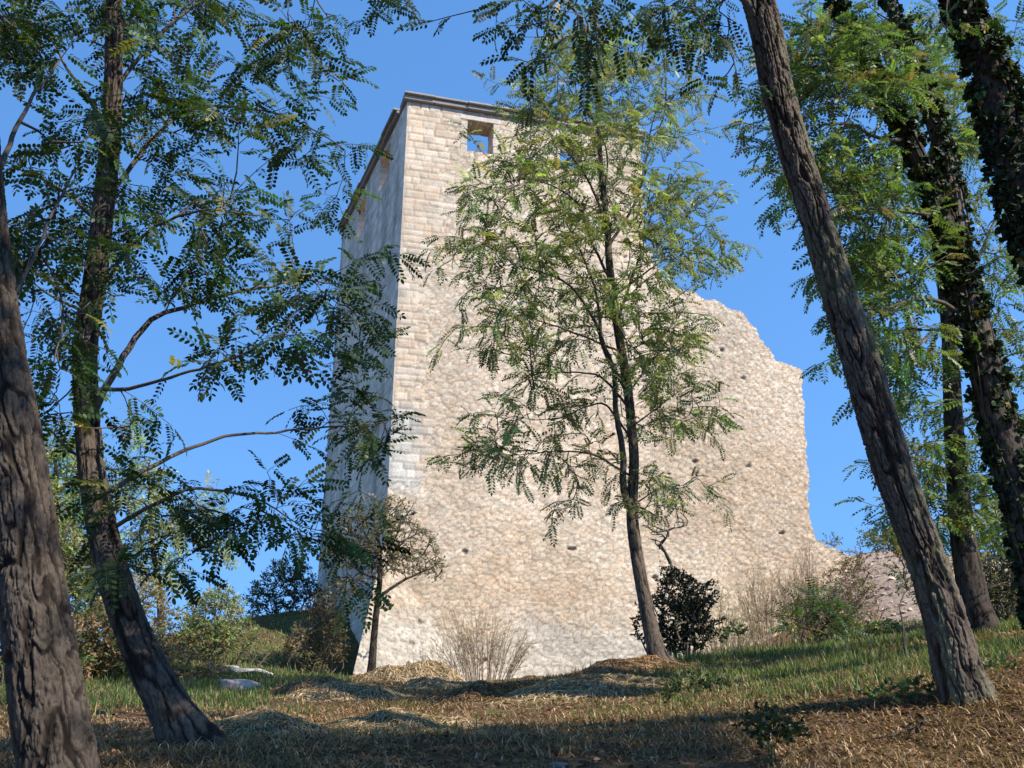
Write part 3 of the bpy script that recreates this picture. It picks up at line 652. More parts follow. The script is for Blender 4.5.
tree('locust_tree', 'slender dark locust second from the left, its leafy boughs reaching toward the tower', 'tree',
     dict(pts=b_pts, above=[(b_top + np.array([.1, .2, 1.5]), .035), (b_top + np.array([.1, .3, 2.6]), .015)], step=.016, sides=110, amp=.016, flare=.10, cell=.032, tint=.85), b_limbs,
     [(20, 30, 40, 50), (80, 20, 60, 40), (160, 30, 70, 50), (250, 35, 60, 45), (305, 60, 28, 50, 6.4), (140, 110, 60, 50), (210, 120, 60, 50), (270, 110, 45, 50), (60, 110, 45, 45, None, .6),
      (325, 155, 35, 22, 7.4), (140, 210, 70, 50), (215, 215, 60, 45, 6.2), (255, 255, 55, 40), (290, 205, 40, 30, None, .5), (60, 230, 55, 50), (60, 310, 40, 35), (135, 290, 40, 30, None, .7),
      (200, 300, 50, 28, 6.2), (265, 300, 50, 30, 6.0), (250, 345, 55, 28, 5.9), (300, 355, 30, 30, 5.9), (330, 300, 40, 35, 7.2), (370, 275, 40, 28, 7.4), (365, 320, 30, 40, 7.5), (345, 370, 30, 35, 7.5),
      (385, 440, 38, 38, 7.6), (340, 435, 32, 45, 7.4), (355, 490, 28, 25, 7.4), (45, 400, 30, 30), (150, 410, 25, 18, None, .6), (135, 470, 38, 35, 6.6), (190, 500, 45, 22), (250, 505, 50, 28, 6.6), (300, 510, 40, 30, 6.8), (330, 550, 28, 30, 7),
      (215, 540, 50, 16, 6.5, .6), (290, 545, 30, 20, 6.8), (130, 545, 32, 30, 6.4), (175, 575, 28, 12, 6.3), (345, 585, 22, 22, 7.0), (330, 215, 25, 14, 7.4, .6)],
     14.0, 6.5, .6, T_NEAR, dict(spacing=.075, start=.2, base=(.038, .066, .017), var=.4, yellow=.05, droop=.28), 103, wood_fr=.5, rtip=.002, kexp=.38,
     extra=lambda rg: ball(b_top + np.array([.5, .6, 1.6]), (2.4, 2.0, 1.2), 120)(rg))
# --- airy locust in front of the wall
c_pts = [(664, 670, 28, 15), (656, 650, 17.5, 15), (645, 600, 13.5, 15), (639, 568, 12.5, 15), (634, 535, 12, 15), (632, 505, 11, 15), (634, 459, 9.5, 15), (630, 410, 9, 15), (626, 377, 9, 15), (617, 324, 8, 15), (610, 271, 7.2, 15), (607, 225, 6, 15), (602, 180, 5, 15), (599, 130, 3.6, 15), (597, 90, 2.6, 15), (596, 50, 2, 15)]
c_limbs = [([(632, 515, 15), (624, 490, 14.9), (622, 455, 14.85), (616, 410, 14.8), (613, 372, 14.75), (603, 345, 14.65), (593, 318, 14.5), (565, 284, 14.3), (510, 262, 14.0)], .062, .012),
           ([(616, 390, 14.7), (603, 345, 14.9), (596, 290, 15.1), (570, 230, 15.2), (548, 190, 15.3)], .035, .008), ([(600, 350, 14.6), (570, 330, 14.4), (545, 322, 14.2), (505, 305, 14.0)], .02, .006),
           ([(618, 415, 15), (602, 378, 14.8), (585, 372, 14.6), (545, 372, 14.3), (515, 385, 14.1)], .022, .006), ([(622, 440, 15), (608, 405, 14.8), (590, 405, 14.6), (560, 418, 14.4), (530, 420, 14.2)], .02, .005),
           ([(622, 475, 15), (598, 455, 14.8), (570, 450, 14.5), (520, 455, 14.2)], .02, .006), ([(616, 330, 15), (630, 285, 15.2), (645, 240, 15.3), (655, 190, 15.4)], .03, .006),
           ([(614, 250, 15), (640, 190, 15.1), (650, 130, 15.2), (665, 90, 15.2)], .028, .005), ([(630, 390, 15), (660, 350, 15.2), (680, 320, 15.3)], .016, .005), ([(633, 430, 15), (660, 405, 15.2), (690, 385, 15.4)], .018, .005),
           ([(633, 500, 15), (655, 490, 15.2), (680, 485, 15.4)], .014, .004), ([(613, 230, 15), (590, 180, 14.8), (560, 140, 14.7), (520, 110, 14.6)], .024, .005), ([(618, 300, 15), (665, 260, 15.4), (705, 230, 15.8)], .02, .005),
           ([(612, 205, 15), (606, 150, 14.8), (570, 90, 14.6), (545, 60, 14.6)], .018, .004), ([(614, 280, 15), (590, 240, 14.7), (575, 200, 14.4), (530, 180, 14.0), (480, 190, 13.8)], .026, .005)]
tree('locust_tree', 'airy pale green locust standing in sun before the tower front, forked low', 'tree',
     dict(pts=c_pts, step=.03, sides=64, amp=.010, flare=.22, cell=.03, tint=1.15), c_limbs,
     [(590, 60, 55, 25, 14.8), (545, 75, 40, 25, 14.7), (640, 60, 40, 30), (665, 100, 25, 35), (520, 115, 30, 15), (590, 105, 55, 25), (560, 150, 60, 28, 14.6), (635, 130, 40, 35), (600, 185, 70, 30), (510, 185, 40, 28, 14.2), (480, 210, 30, 22, 14),
      (540, 225, 60, 28, 14.2), (610, 235, 55, 25, 14.6), (485, 255, 38, 22, 14), (530, 265, 40, 22, 14), (570, 280, 45, 22), (660, 205, 30, 25), (690, 205, 28, 30, 15.6), (715, 230, 20, 20, 15.8), (690, 250, 40, 22, 15.6), (650, 255, 35, 28), (720, 265, 15, 14, 15.8, .7),
      (500, 300, 40, 20, 14), (545, 310, 35, 18, None, .7), (620, 300, 40, 28), (665, 295, 28, 25), (495, 345, 30, 22, 14.1), (530, 350, 40, 18, 14.2, .8), (580, 345, 35, 18, None, .6), (650, 340, 35, 28), (685, 345, 22, 28), (510, 385, 38, 22, 14.1), (545, 395, 35, 16, None, .7), (680, 385, 28, 26, 15.3), (650, 390, 25, 26),
      (525, 425, 45, 18, 14.2, .7), (575, 410, 30, 15, None, .5), (665, 425, 25, 20), (505, 453, 42, 18, 14.2, .6), (550, 460, 45, 18, 14.4, .7), (590, 440, 25, 15), (600, 470, 25, 15), (485, 463, 22, 12, 14.1, .4), (690, 420, 14, 16), (655, 480, 25, 16), (685, 500, 22, 15, 15.3), (575, 510, 24, 12, 14.5, .6), (640, 510, 18, 10)],
     40, 14.9, .9, T_MID, dict(spacing=.08, start=.25, base=(.190, .215, .075), var=.4, yellow=.08, droop=.15, ycol=(.32, .24, .09), scale=(.8, 1.25)), 104, wood_fr=.35, rtip=.0045, kexp=.40, seg=.2, limbcol=(.085, .07, .055))
# --- ivied, forked locust at right
f_pts = [(1066, 690, 46.8, 11), (1050, 610, 39.6, 11), (1030, 530, 34.2, 11), (1001, 430, 28.8, 11), (978, 340, 25.2, 11), (960, 270, 22.5, 11), (948, 232, 19.8, 11), (930, 185, 16.2, 11), (910, 140, 14.4, 11), (885, 95, 11.7, 11), (861, 54, 9.9, 11), (836, 0, 8.1, 11)]
f_tr, f_rows = tree('locust_tree', 'forked locust wrapped in ivy behind the leaning furrowed trunk', 'tree',
     dict(pts=f_pts, above=[(at(815, -60, 11), .05), (at(800, -120, 11), .02)], step=.03, sides=64, amp=.012, tint=.8, cell=.034),
     [([(962, 265, 11), (957, 215, 11.1), (943, 150, 11.2), (925, 95, 11.2), (908, 45, 11.3), (889, 0, 11.3), (875, -60, 11.4)], .13, .05), ([(912, 142, 11), (880, 140, 10.8), (850, 125, 10.6), (815, 125, 10.4)], .03, .008), ([(940, 215, 11), (900, 210, 10.8), (860, 215, 10.6), (830, 240, 10.5)], .03, .008), ([(975, 320, 11), (930, 300, 10.8), (880, 310, 10.6), (850, 330, 10.5)], .03, .006)],
     [(805, 40, 40, 40), (850, 35, 45, 35), (900, 50, 40, 40, 11.4), (790, 85, 25, 30), (840, 95, 45, 30), (880, 90, 35, 35), (780, 115, 18, 22, 10.4), (820, 140, 40, 22, 10.5), (870, 150, 40, 30), (835, 185, 45, 28), (890, 195, 40, 28), (850, 235, 45, 30, 10.6), (900, 245, 35, 30), (875, 285, 40, 28), (835, 270, 25, 25), (910, 290, 28, 25), (880, 325, 32, 25), (860, 355, 18, 20), (905, 345, 28, 25), (895, 390, 22, 18, None, .7), (790, 210, 14, 7)],
     52, 11, .8, T_MID, dict(spacing=.07, start=.25, base=(.135, .185, .056), var=.35, yellow=.05, droop=.22, ycol=(.30, .20, .10), scale=(.8, 1.2)), 105, wood_fr=.45, rtip=.004, seg=.18)
# --- thin straight trunk between the ivied ones
g_pts = [(986, 642, 38, 13), (978, 616, 28, 13), (970, 580, 25, 13), (961, 520, 21, 13), (954, 430, 17, 13), (949, 331, 13, 13), (940, 250, 11, 13), (935, 170, 9, 13), (940, 90, 7, 13)]
tree('locust_tree', 'thin straight dark trunk between the leaning furrowed trunk and the ivied one', 'tree',
     dict(pts=g_pts, step=.03, sides=56, amp=.010, tint=.6, flare=.1), [([(960, 480, 13), (925, 460, 12.8), (905, 440, 12.7)], .02, .006), ([(956, 430, 13), (1000, 390, 13.2), (1030, 360, 13.4)], .025, .006), ([(942, 300, 13), (985, 240, 13.3), (1010, 180, 13.4)], .03, .006), ([(962, 520, 13), (930, 520, 12.8), (900, 510, 12.6)], .018, .005)],
     [(960, 60, 40, 45), (985, 120, 30, 40), (950, 130, 35, 30), (985, 200, 30, 40), (1010, 260, 25, 35), (1010, 330, 20, 35), (925, 430, 35, 28), (905, 470, 25, 20), (925, 480, 32, 25), (980, 450, 25, 35), (985, 510, 28, 28), (935, 520, 28, 20), (1012, 400, 18, 35), (1010, 480, 22, 30), (905, 520, 18, 14)],
     46, 13, .9, T_MID, dict(spacing=.075, start=.25, base=(.130, .175, .052), var=.32, yellow=.06, droop=.22, scale=(.85, 1.25)), 106, wood_fr=.3, rtip=.004, seg=.2)
# --- ivied trunk in the upper right corner
h_pts = [(1170, 690, 49.3, 9), (1130, 520, 42.2, 9), (1085, 370, 37.0, 9), (1045, 260, 32.6, 9), (1016, 180, 29.9, 9), (990, 70, 27.3, 9), (968, 20, 25.5, 9), (955, -20, 24.6, 9)]
h_top = at(955, -20, 9)
h_tr, h_rows = tree('locust_tree', 'dark ivy-clad trunk leaning in from the upper right corner', 'tree',
     dict(pts=h_pts, above=[(h_top + np.array([-.4, .1, 1.6]), .10), (h_top + np.array([-.6, .1, 3.4]), .04)], step=.03, sides=64, amp=.012, tint=.6), [([(965, 10, 9), (935, -30, 8.7), (900, -50, 8.5)], .03, .01)],
     [(950, 25, 20, 22, 8.7), (1010, 30, 18, 25), (1015, 90, 14, 25, 9.2)], 6, 9, .5, T_NEAR, dict(spacing=.08, start=.25, base=(.05, .085, .022), var=.3, yellow=.04, droop=.28), 107, wood_fr=.7,
     extra=lambda rg: ball(h_top + np.array([-.6, 0, 2.8]), (2.4, 2.2, 1.6), 70)(rg))
def ivy(rows, z0, label, seed, r_extra=.05, dens=240, limb=None):
    rg = np.random.default_rng(seed); c = catmull(np.array(rows), .1); c = c[c[:, 2] > z0]; t, n, b = frames(c[:, :3]); N = int(dens * len(c) * .1)
    k = rg.integers(0, len(c), N); a = rg.uniform(0, 2 * math.pi, N); lump = fbm(np.cos(a) * 1.5, np.sin(a) * 1.5, k * .22, s=seed)
    keep = lump > .36; k, a, lump = k[keep], a[keep], lump[keep]
    out = n[k] * np.cos(a)[:, None] + b[k] * np.sin(a)[:, None]
    r = c[k, 3] + rg.random(len(k)) * (.02 + r_extra * 3.2 * np.maximum(lump - .36, 0)); pos = c[k, :3] + out * r[:, None] + t[k] * rg.uniform(-.06, .06, (len(k), 1))
    th = thing('ivy', c[0, :3], label, 'ivy'); A = Acc()
    scatter(A, T_IVY, pos, out * .5 + np.array([0, 0, -.8]) + rg.normal(0, .35, (len(k), 3)), out + rg.normal(0, .35, (len(k), 3)), rg.uniform(.6, 1.2, len(k)), leaf_cols(rg, len(k), (.022, .037, .012), .35, .03), rg); A.build('ivy_leaves', M_GLOSS, th, False)
    V = Acc()
    for q in range(5):
        ph = rg.uniform(0, 6.28); kk = np.arange(0, len(c), 2); aa = ph + .5 * np.sin(kk * .12 + q); p = c[kk, :3] + (n[kk] * np.cos(aa)[:, None] + b[kk] * np.sin(aa)[:, None]) * (c[kk, 3] + .012)[:, None]
        if len(p) > 3: tube(V, p, np.linspace(.014, .006, len(p)), 5, np.array([.09, .07, .05]))
    V.build('vine_stem', M_BARK, th)
ivy(f_rows, 2.4, 'thick ivy climbing the main stem and left fork of the forked locust', 201, .035, 230)
fl = np.array([np.append(at(*q), r_) for q, r_ in zip([(962, 265, 11), (957, 215, 11.1), (943, 150, 11.2), (925, 95, 11.2), (908, 45, 11.3), (889, 0, 11.3), (875, -60, 11.4)], np.linspace(.13, .05, 7))])
ivy(fl, 2.4, 'thin patchy ivy on the upright right fork of the ivied locust', 203, .03, 120)
ivy(h_rows, 2.4, 'dense ivy on the trunk leaning in at the upper right corner', 202, .055, 330)

# --- little tree by the tower corner
tree('small_tree', 'small thin crooked tree by the near corner of the tower', 'tree',
     dict(pts=[(371, 680, 10, 27), (373, 650, 7, 27), (376, 615, 6, 27), (379, 590, 5.2, 27), (380, 560, 5, 27), (376, 530, 3.5, 27)], step=.05, sides=24, amp=.01, tint=.5),
     [([(378, 600, 27), (400, 583, 27), (420, 572, 27), (440, 563, 27)], .05, .012), ([(380, 575, 27), (395, 550, 27), (410, 535, 27)], .04, .012), ([(379, 585, 27), (362, 572, 27), (345, 560, 27)], .045, .012), ([(380, 560, 27), (366, 535, 27), (352, 515, 27)], .035, .01)],
     [(385, 515, 35, 18), (365, 530, 35, 22), (400, 540, 35, 20), (415, 560, 30, 16), (350, 560, 28, 25), (380, 560, 35, 20), (435, 575, 14, 10, None, .5), (345, 590, 18, 12)], 120, 27, 1.0, T_SMALL,
     dict(spacing=.16, start=.1, base=(.115, .105, .055), var=.35, yellow=.25, droop=.1, scale=(1.1, 2.0), ycol=(.20, .15, .08)), 108, wood_fr=.5, rtip=.009, kexp=.3, seg=.3, twigcol=(.10, .075, .055), limbcol=(.08, .06, .045))

SHRUB_K = 8.0
def shrub(name, label, cat, base, blobs, dens, depth, dr, tmpl, leafcfg, seed, group=None, stems=7, twigcol=(.12, .095, .07), rtip=.004, kexp=.40, spread=.25, mtl=None, sag=.0, wander=.04, seg=.22):
    rg = np.random.default_rng(seed); b = at(*base); b[2] = gz(b[0], b[1]); t = thing(name, b, label, cat, group)
    T = blob_targets(rg, blobs, dens * SHRUB_K, depth, dr); T = T[T[:, 2] > ground(T[:, 0], T[:, 1]) + .05]
    off = rg.normal(0, spread, (stems, 3)); off[:, 2] = 0; ip = b + off; ip[:, 2] = ground(ip[:, 0], ip[:, 1]) - .03
    d = unit(off * .6 + np.array([0, 0, .6])); P = []; D = []
    H = np.percentile(T[:, 2], 60) - b[2]
    for k in range(stems):
        s = np.linspace(0, 1, 8)[:, None]; e = ip[k] + d[k] * H * rg.uniform(.35, .6); q = ip[k] * (1 - s) + e * s + np.cumsum(rg.normal(0, .015, (8, 3)), 0) * H * .4; q[0] = ip[k]
        wood = Acc(); tube(wood, q, np.linspace(rtip * 4.2, rtip * 2.5, 8), 5, np.array(twigcol) * rg.uniform(.8, 1.1)); wood.build('stem', M_BARK, t); P.append(q[2:]); D.append(unit(np.gradient(q, axis=0))[2:])
    P = np.concatenate(P); D = np.concatenate(D); tw = grow(rg, P, D, np.full(len(P), rtip * 3.5), T, sag=sag, seg=seg, rtip=rtip, kexp=kexp, wander=wander)
    if leafcfg: foliage(t, rg, tw, tmpl, mtl=mtl, name='foliage', twigcol=twigcol, **leafcfg)
    else: twig_mesh(t, tw, twigcol, 'crown')
    return t
def lc(base, var=.3, yellow=.05, spacing=.12, scale=(1.2, 2.0), ycol=(.25, .18, .07), droop=.1, start=.15): return dict(base=base, var=var, yellow=yellow, spacing=spacing, scale=scale, ycol=ycol, droop=droop, start=start)
# right of the airy locust
shrub('evergreen_shrub', 'dark glossy rounded evergreen shrub right of the airy locust trunk', 'shrub', (682, 650, 17), [(678, 598, 24, 24), (684, 628, 28, 24), (668, 640, 22, 14), (696, 612, 16, 22), (650, 612, 14, 20, None, .35), (672, 576, 10, 8), (706, 590, 10, 14, None, .4), (712, 630, 12, 14, None, .3), (645, 625, 12, 14, None, .3)], 30, 17, .45, T_BROAD,
      lc((.013, .018, .008), .4, .03, .05, (.5, .85)), 301, stems=9, mtl=M_GLOSS, rtip=.005)
shrub('dead_sapling', 'leafless grey dead sapling with crooked twigs behind the airy locust trunk', 'sapling', (690, 650, 17.3), [(672, 570, 6, 8, None, 3), (655, 535, 8, 10, None, 3), (646, 525, 5, 6, None, 3), (665, 530, 6, 10, None, 2), (680, 520, 8, 10, None, 2)], 12, 17.3, .15, None, None, 302, stems=2, twigcol=(.13, .11, .085), rtip=.007, spread=.05)
def broom(name, label, base, h, w, n, col, seed, d, dens=.35, leaf=(.23, .20, .09), cat='shrub', rad=.012):
    """many straight thin canes fanning out of one foot, each with a few side shoots and the odd dry leaf"""
    rg = np.random.default_rng(seed); b = at(*base); b[2] = gz(b[0], b[1]); t = thing(name, b, label, cat); tw = []
    for k in range(n):
        a = rg.uniform(0, 6.283); q = math.sqrt(rg.random()); o = np.array([math.cos(a) * w * q, math.sin(a) * w * q * .7, 0]); f = b + o * .55; f[2] = gz(f[0], f[1]) - .03
        hh = h * math.sqrt(1 - .8 * q * q) * rg.uniform(.6, 1.08); m = 9; s_ = np.linspace(0, 1, m)[:, None]
        P = f + o * .55 * s_ ** 1.5 + np.array([0, 0, 1.]) * hh * s_ ** .92 + np.cumsum(rg.normal(0, .018, (m, 3)), 0) * h * .5 * s_; tw.append((P, np.linspace(rad, rad * .45, m), 1))
        for j in range(rg.integers(5, 10)):
            i = rg.integers(3, m - 1); L = hh * rg.uniform(.12, .34); dv = unit(unit(P[i] - P[i - 1]) + rg.normal(0, .5, 3)); s2 = np.linspace(0, 1, 5)[:, None]
            tw.append((P[i] + dv * L * s2 + np.array([0, 0, .15]) * L * s2 ** 2, np.linspace(rad * .5, rad * .3, 5), 1))
    foliage(t, rg, [q for q in tw if True], T_SMALL, spacing=.4, start=.45, base=leaf, var=.3, yellow=.3, droop=.1, scale=(.35, .7), name='crown', twigcol=col)
    return t
broom('bare_shrub', 'pale leafless many-stemmed shrub fanning out against the tower foot', (482, 678, 29), 2.35, 1.6, 85, (.24, .165, .115), 303, 29)
for i, (lab, px, py, d, h, w, n, col) in enumerate([
    ('straw coloured bare shrub below the ruined wall, nearest the dark evergreen', 725, 640, 30, 2.6, 1.0, 55, (.25, .20, .115)),
    ('tall pale bare shrub under the middle of the ruined wall', 768, 632, 31, 2.7, 1.2, 60, (.25, .18, .12)),
    ('thin pinkish bare shrub under the ragged end of the ruined wall', 806, 625, 31.5, 2.6, 1.1, 55, (.24, .15, .11))]):
    broom('bare_shrub', lab, (px, py, d), h, w, n, col, 310 + i, d)
shrub('thorny_shrub', 'dense reddish brown thorny shrub on the rubble bank beyond the ruined wall', 'shrub', (855, 632, 28), [(848, 585, 24, 26), (862, 602, 18, 20), (838, 608, 18, 18), (850, 562, 14, 12)], 36, 28, .8, T_SMALL, lc((.17, .105, .06), .3, .3, .14, (.9, 1.5), (.17, .15, .05)), 320, stems=14, twigcol=(.22, .15, .11), rtip=.0055, spread=.5)
shrub('sumac_sapling', 'green sapling with long feathery leaves below the ragged end of the ruin', 'sapling', (818, 640, 21), [(815, 610, 22, 10), (835, 615, 18, 12), (800, 622, 16, 10), (825, 628, 26, 8), (815, 600, 8, 8)], 14, 21, .5, tmpl_pinnate(9, .42, 8, .10, .036, False, 4, .2), lc((.055, .085, .026), .25, .04, .14, (.8, 1.2)), 321, stems=4, rtip=.006)
shrub('bramble', 'low green bramble at the foot of the rubble bank', 'shrub', (870, 636, 25), [(866, 632, 24, 6), (885, 628, 14, 6)], 40, 25, .4, T_BROAD, lc((.09, .13, .035), .3, .1, .1, (.8, 1.3)), 322, stems=5)
for i, (lab, bx, bl, d, cfg) in enumerate([
    ('leafy young ash on the skyline of the rubble bank, left of the furrowed trunk', (880, 560, 36), [(872, 538, 12, 10), (886, 543, 8, 6)], 36, lc((.12, .14, .06), .3, .1, .15, (1.5, 2.4))),
    ('dark green skyline bush on the broken wall end', (833, 548, 35), [(833, 541, 8, 5)], 35, lc((.10, .11, .05), .3, .2, .12, (1.2, 2.)))]):
    shrub('skyline_bush', lab, 'bush', bx, bl, 40, d, .5, T_SMALL, cfg, 325 + i, stems=4)
shrub('locust_sapling', 'young locust shoot with drooping leaves, just left of the furrowed trunk', 'sapling', (912, 650, 9.5), [(892, 535, 14, 10, 9.2), (905, 550, 10, 12, 9.3), (882, 545, 6, 6, 9.2), (905, 580, 8, 14, 9.5)], 14, 9.3, .2, T_NEAR, lc((.085, .105, .035), .3, .15, .09, (.6, .9), droop=.4), 330, stems=2, rtip=.0025, spread=.04)
# thicket behind the right trunks
for i, (lab, bx, bl, d, cfg, tc) in enumerate([
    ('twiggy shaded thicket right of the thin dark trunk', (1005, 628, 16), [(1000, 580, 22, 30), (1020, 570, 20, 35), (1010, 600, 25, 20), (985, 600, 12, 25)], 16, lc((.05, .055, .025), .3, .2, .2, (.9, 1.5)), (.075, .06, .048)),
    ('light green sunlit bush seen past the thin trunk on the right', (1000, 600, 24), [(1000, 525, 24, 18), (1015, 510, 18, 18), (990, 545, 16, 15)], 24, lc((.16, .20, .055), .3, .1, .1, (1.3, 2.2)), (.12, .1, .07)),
    ('dry olive bush on the bank between the furrowed and the thin trunk', (935, 600, 30), [(945, 575, 8, 14), (948, 595, 8, 12)], 30, lc((.15, .13, .06), .3, .3, .12, (1.3, 2.)), (.14, .11, .08))]):
    shrub('thicket_bush', lab, 'bush', bx, bl, 30, d, .7, T_SMALL, cfg, 335 + i, stems=10, twigcol=tc, rtip=.006, spread=.5)

# left background
LB = [('tall_bush', 'rusty brown dying bush between the two left trunks', (95, 690, 20), [(95, 640, 40, 30), (75, 655, 30, 22), (125, 655, 30, 22), (110, 620, 25, 20)], 20, lc((.24, .155, .075), .35, .35, .10, (1.1, 1.9), (.11, .12, .04)), 26),
      ('tall_bush', 'low rust coloured scrub right of the second left trunk', (180, 690, 20), [(175, 665, 38, 16), (205, 675, 25, 10), (150, 650, 20, 18)], 20, lc((.23, .15, .075), .35, .3, .10, (1., 1.7), (.14, .14, .05)), 26),
      ('tall_bush', 'dark green bush beside the thick left trunk', (20, 690, 18), [(15, 600, 25, 35), (10, 650, 25, 35), (65, 670, 18, 20)], 18, lc((.09, .125, .035), .4, .1, .10, (1.2, 2.)), 22),
      ('tall_bush', 'olive green tall bush seen between the two left trunks', (95, 690, 24), [(85, 570, 32, 32), (70, 600, 30, 28), (110, 595, 22, 30), (60, 540, 20, 25), (50, 575, 25, 30), (105, 560, 18, 25)], 24, lc((.19, .20, .065), .35, .2, .10, (1.4, 2.3)), 24),
      ('tall_bush', 'yellowish scrub with sky behind it, right of the second left trunk', (165, 690, 25), [(150, 610, 20, 25), (170, 630, 22, 20), (140, 590, 12, 25), (190, 645, 15, 12)], 25, lc((.22, .20, .08), .35, .3, .14, (1.2, 2.)), 18),
      ('rounded_bush', 'pale grey green rounded bush left of the flat white rocks', (218, 668, 25), [(215, 620, 30, 26), (205, 640, 25, 20), (235, 635, 22, 18), (220, 600, 18, 12)], 25, lc((.19, .215, .085), .3, .1, .10, (1.3, 2.1)), 26),
      ('dark_bush', 'dark bluish bush on the shaded bank left of the tower', (285, 640, 37), [(285, 590, 32, 22), (265, 605, 22, 14), (305, 600, 20, 25), (290, 570, 18, 12)], 37, lc((.07, .085, .038), .35, .05, .10, (1.6, 2.6)), 24),
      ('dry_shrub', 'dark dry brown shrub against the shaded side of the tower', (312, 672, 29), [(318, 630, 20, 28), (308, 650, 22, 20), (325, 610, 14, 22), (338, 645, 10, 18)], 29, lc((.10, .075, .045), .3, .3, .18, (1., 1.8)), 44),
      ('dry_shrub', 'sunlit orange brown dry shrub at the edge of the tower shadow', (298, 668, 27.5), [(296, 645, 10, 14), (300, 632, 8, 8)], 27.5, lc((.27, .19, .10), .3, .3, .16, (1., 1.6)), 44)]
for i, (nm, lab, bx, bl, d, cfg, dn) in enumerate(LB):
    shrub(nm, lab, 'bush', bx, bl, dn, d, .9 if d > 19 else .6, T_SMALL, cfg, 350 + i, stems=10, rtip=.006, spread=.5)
for i, (lab, px, w, d, pts, bl, col) in enumerate([
    ('distant pale green locust behind the left trunks', 60, 10, 32, [(62, 690), (64, 600), (58, 520), (55, 450)], [(50, 470, 40, 30), (70, 500, 45, 30), (40, 520, 35, 30), (75, 450, 25, 20), (55, 440, 20, 15), (60, 545, 35, 20), (60, 490, 40, 40)], (.23, .27, .09)),
    ('distant yellow green locust right of the second left trunk', 150, 8, 32, [(162, 680), (160, 600), (152, 540), (148, 470)], [(140, 480, 28, 28), (165, 510, 30, 25), (150, 540, 28, 25), (190, 530, 22, 18), (160, 570, 25, 18), (210, 500, 16, 14), (135, 430, 16, 16), (225, 545, 14, 14)], (.24, .275, .10))]):
    tree('background_tree', lab, 'tree', dict(pts=[(q[0], q[1], w * (1 - k * .25), d) for k, q in enumerate(pts)], step=.1, sides=16, amp=.01), [], bl, 85, d, 1.4, T_FAR, dict(spacing=.13, start=.2, base=col, var=.3, yellow=.06, droop=.4, scale=(1., 1.6)), 370 + i, wood_fr=.3, rtip=.008, seg=.4)
# trees just outside the frame whose crowns shade the foreground
for i, (x, y, cr, rr, n, lab) in enumerate([(6.6, .2, (5.8, 2.3, 9.2), (2.4, 2.1, 1.6), 620, 'tall locust right of the viewer, outside the picture'), (3.0, -2.6, (.5, .8, 9.2), (2.3, 2.2, 1.7), 560, 'tall locust behind the viewer, outside the picture'), (-4.2, -1.2, (-3.2, 2.0, 9.4), (2.4, 2.2, 1.6), 800, 'tall locust left of the viewer, outside the picture')]):
    z = gz(x, y); cr = np.array(cr)
    tt = thing('locust_tree', (x, y, z), lab, 'tree'); rows = np.array([[x, y, z - .2, .20], [x, y, z + 2.5, .17], [.8 * x + .2 * cr[0], .8 * y + .2 * cr[1], z + 5, .13], [.4 * x + .6 * cr[0], .4 * y + .6 * cr[1], cr[2] - .6, .08], [cr[0], cr[1], cr[2] + 1.2, .03]])
    trunk_mesh('trunk', rows, .06, 40, .012, tt); rg = np.random.default_rng(400 + i); c = catmull(rows, .2); k0 = len(c) // 2
    T = ball(cr, rr, n)(rg); tw = grow(rg, c[k0:, :3], unit(np.gradient(c[:, :3], axis=0))[k0:], c[k0:, 3], T, rtip=.005, seg=.3)
    foliage(tt, rg, tw, T_FAR, spacing=.10, start=.05, base=(.06, .09, .025), var=.3, yellow=.05, droop=.22, scale=(1.1, 1.6))

# ------------------------------------------------------------------ ground cover
def blades(name, P, h, w, lean, cols, mtl, seed, flat=False):
    rg = np.random.default_rng(seed); n = len(P); a = rg.uniform(0, 2 * math.pi, n); d = np.stack([np.cos(a), np.sin(a), np.zeros(n)], 1); s = np.stack([-np.sin(a), np.cos(a), np.zeros(n)], 1)
    up = np.array([0, 0, 1.]); h = h[:, None]; w = w[:, None]; l = lean[:, None]
    m = P + up * h * .55 * (1 - .5 * l * l) + d * h * l * .35; e = P + up * h * (1 - .65 * l * l) + d * h * l
    V = np.stack([P - s * w, P + s * w, m - s * w * .75, m + s * w * .75, e], 1).reshape(-1, 3); b = np.arange(n) * 5
    o = mk(name, V, [np.stack([b, b + 1, b + 3, b + 2], 1), np.stack([b + 2, b + 3, b + 4], 1)], mtl, col=np.repeat(cols, 5, 0), smooth=False); o['kind'] = 'stuff'; return o
def field(rg, n, y0, y1, pw=1.7):
    y = y0 + (y1 - y0) * rg.random(n) ** pw; half = y * .80 + 2.4; x = rg.uniform(-1, 1, n) * half; return x, y
rg = np.random.default_rng(500)
x, y = field(rg, 600000, 4.6, 36); gmv = green_mask(x, y); k = (rg.random(len(x)) < gmv * 1.0) & (bank_mask(x, y) < .4); x, y = x[k], y[k]
cl = fbm(x * 1.6, y * 1.6, s=91); P = np.stack([x, y, ground(x, y) - .01], 1); h = (.05 + .17 * np.clip(cl - .25, 0, 1) * 1.5) * rg.uniform(.5, 1.4, len(x)); 
c = np.where((rg.random(len(x)) < .36)[:, None], np.array([.23, .175, .085]), np.array([.088, .140, .034])) * np.exp(rg.normal(0, .32, (len(x), 1)))
blades('grass', P, h, .0022 + .00035 * y, rg.uniform(.15, .9, len(x)), c, M_GRASS, 501)
x, y = field(rg, 540000, 4.6, 36); k = (rg.random(len(x)) < (1 - .75 * green_mask(x, y))) & (rg.random(len(x)) > .6 * bank_mask(x, y)) & (rg.random(len(x)) < sst(.22, .6, fbm(x * .8, y * .8, s=93))); x, y = x[k], y[k]
P = np.stack([x, y, ground(x, y) - .005], 1); cl = fbm(x * 1.3 + 9, y * 1.3, s=92)
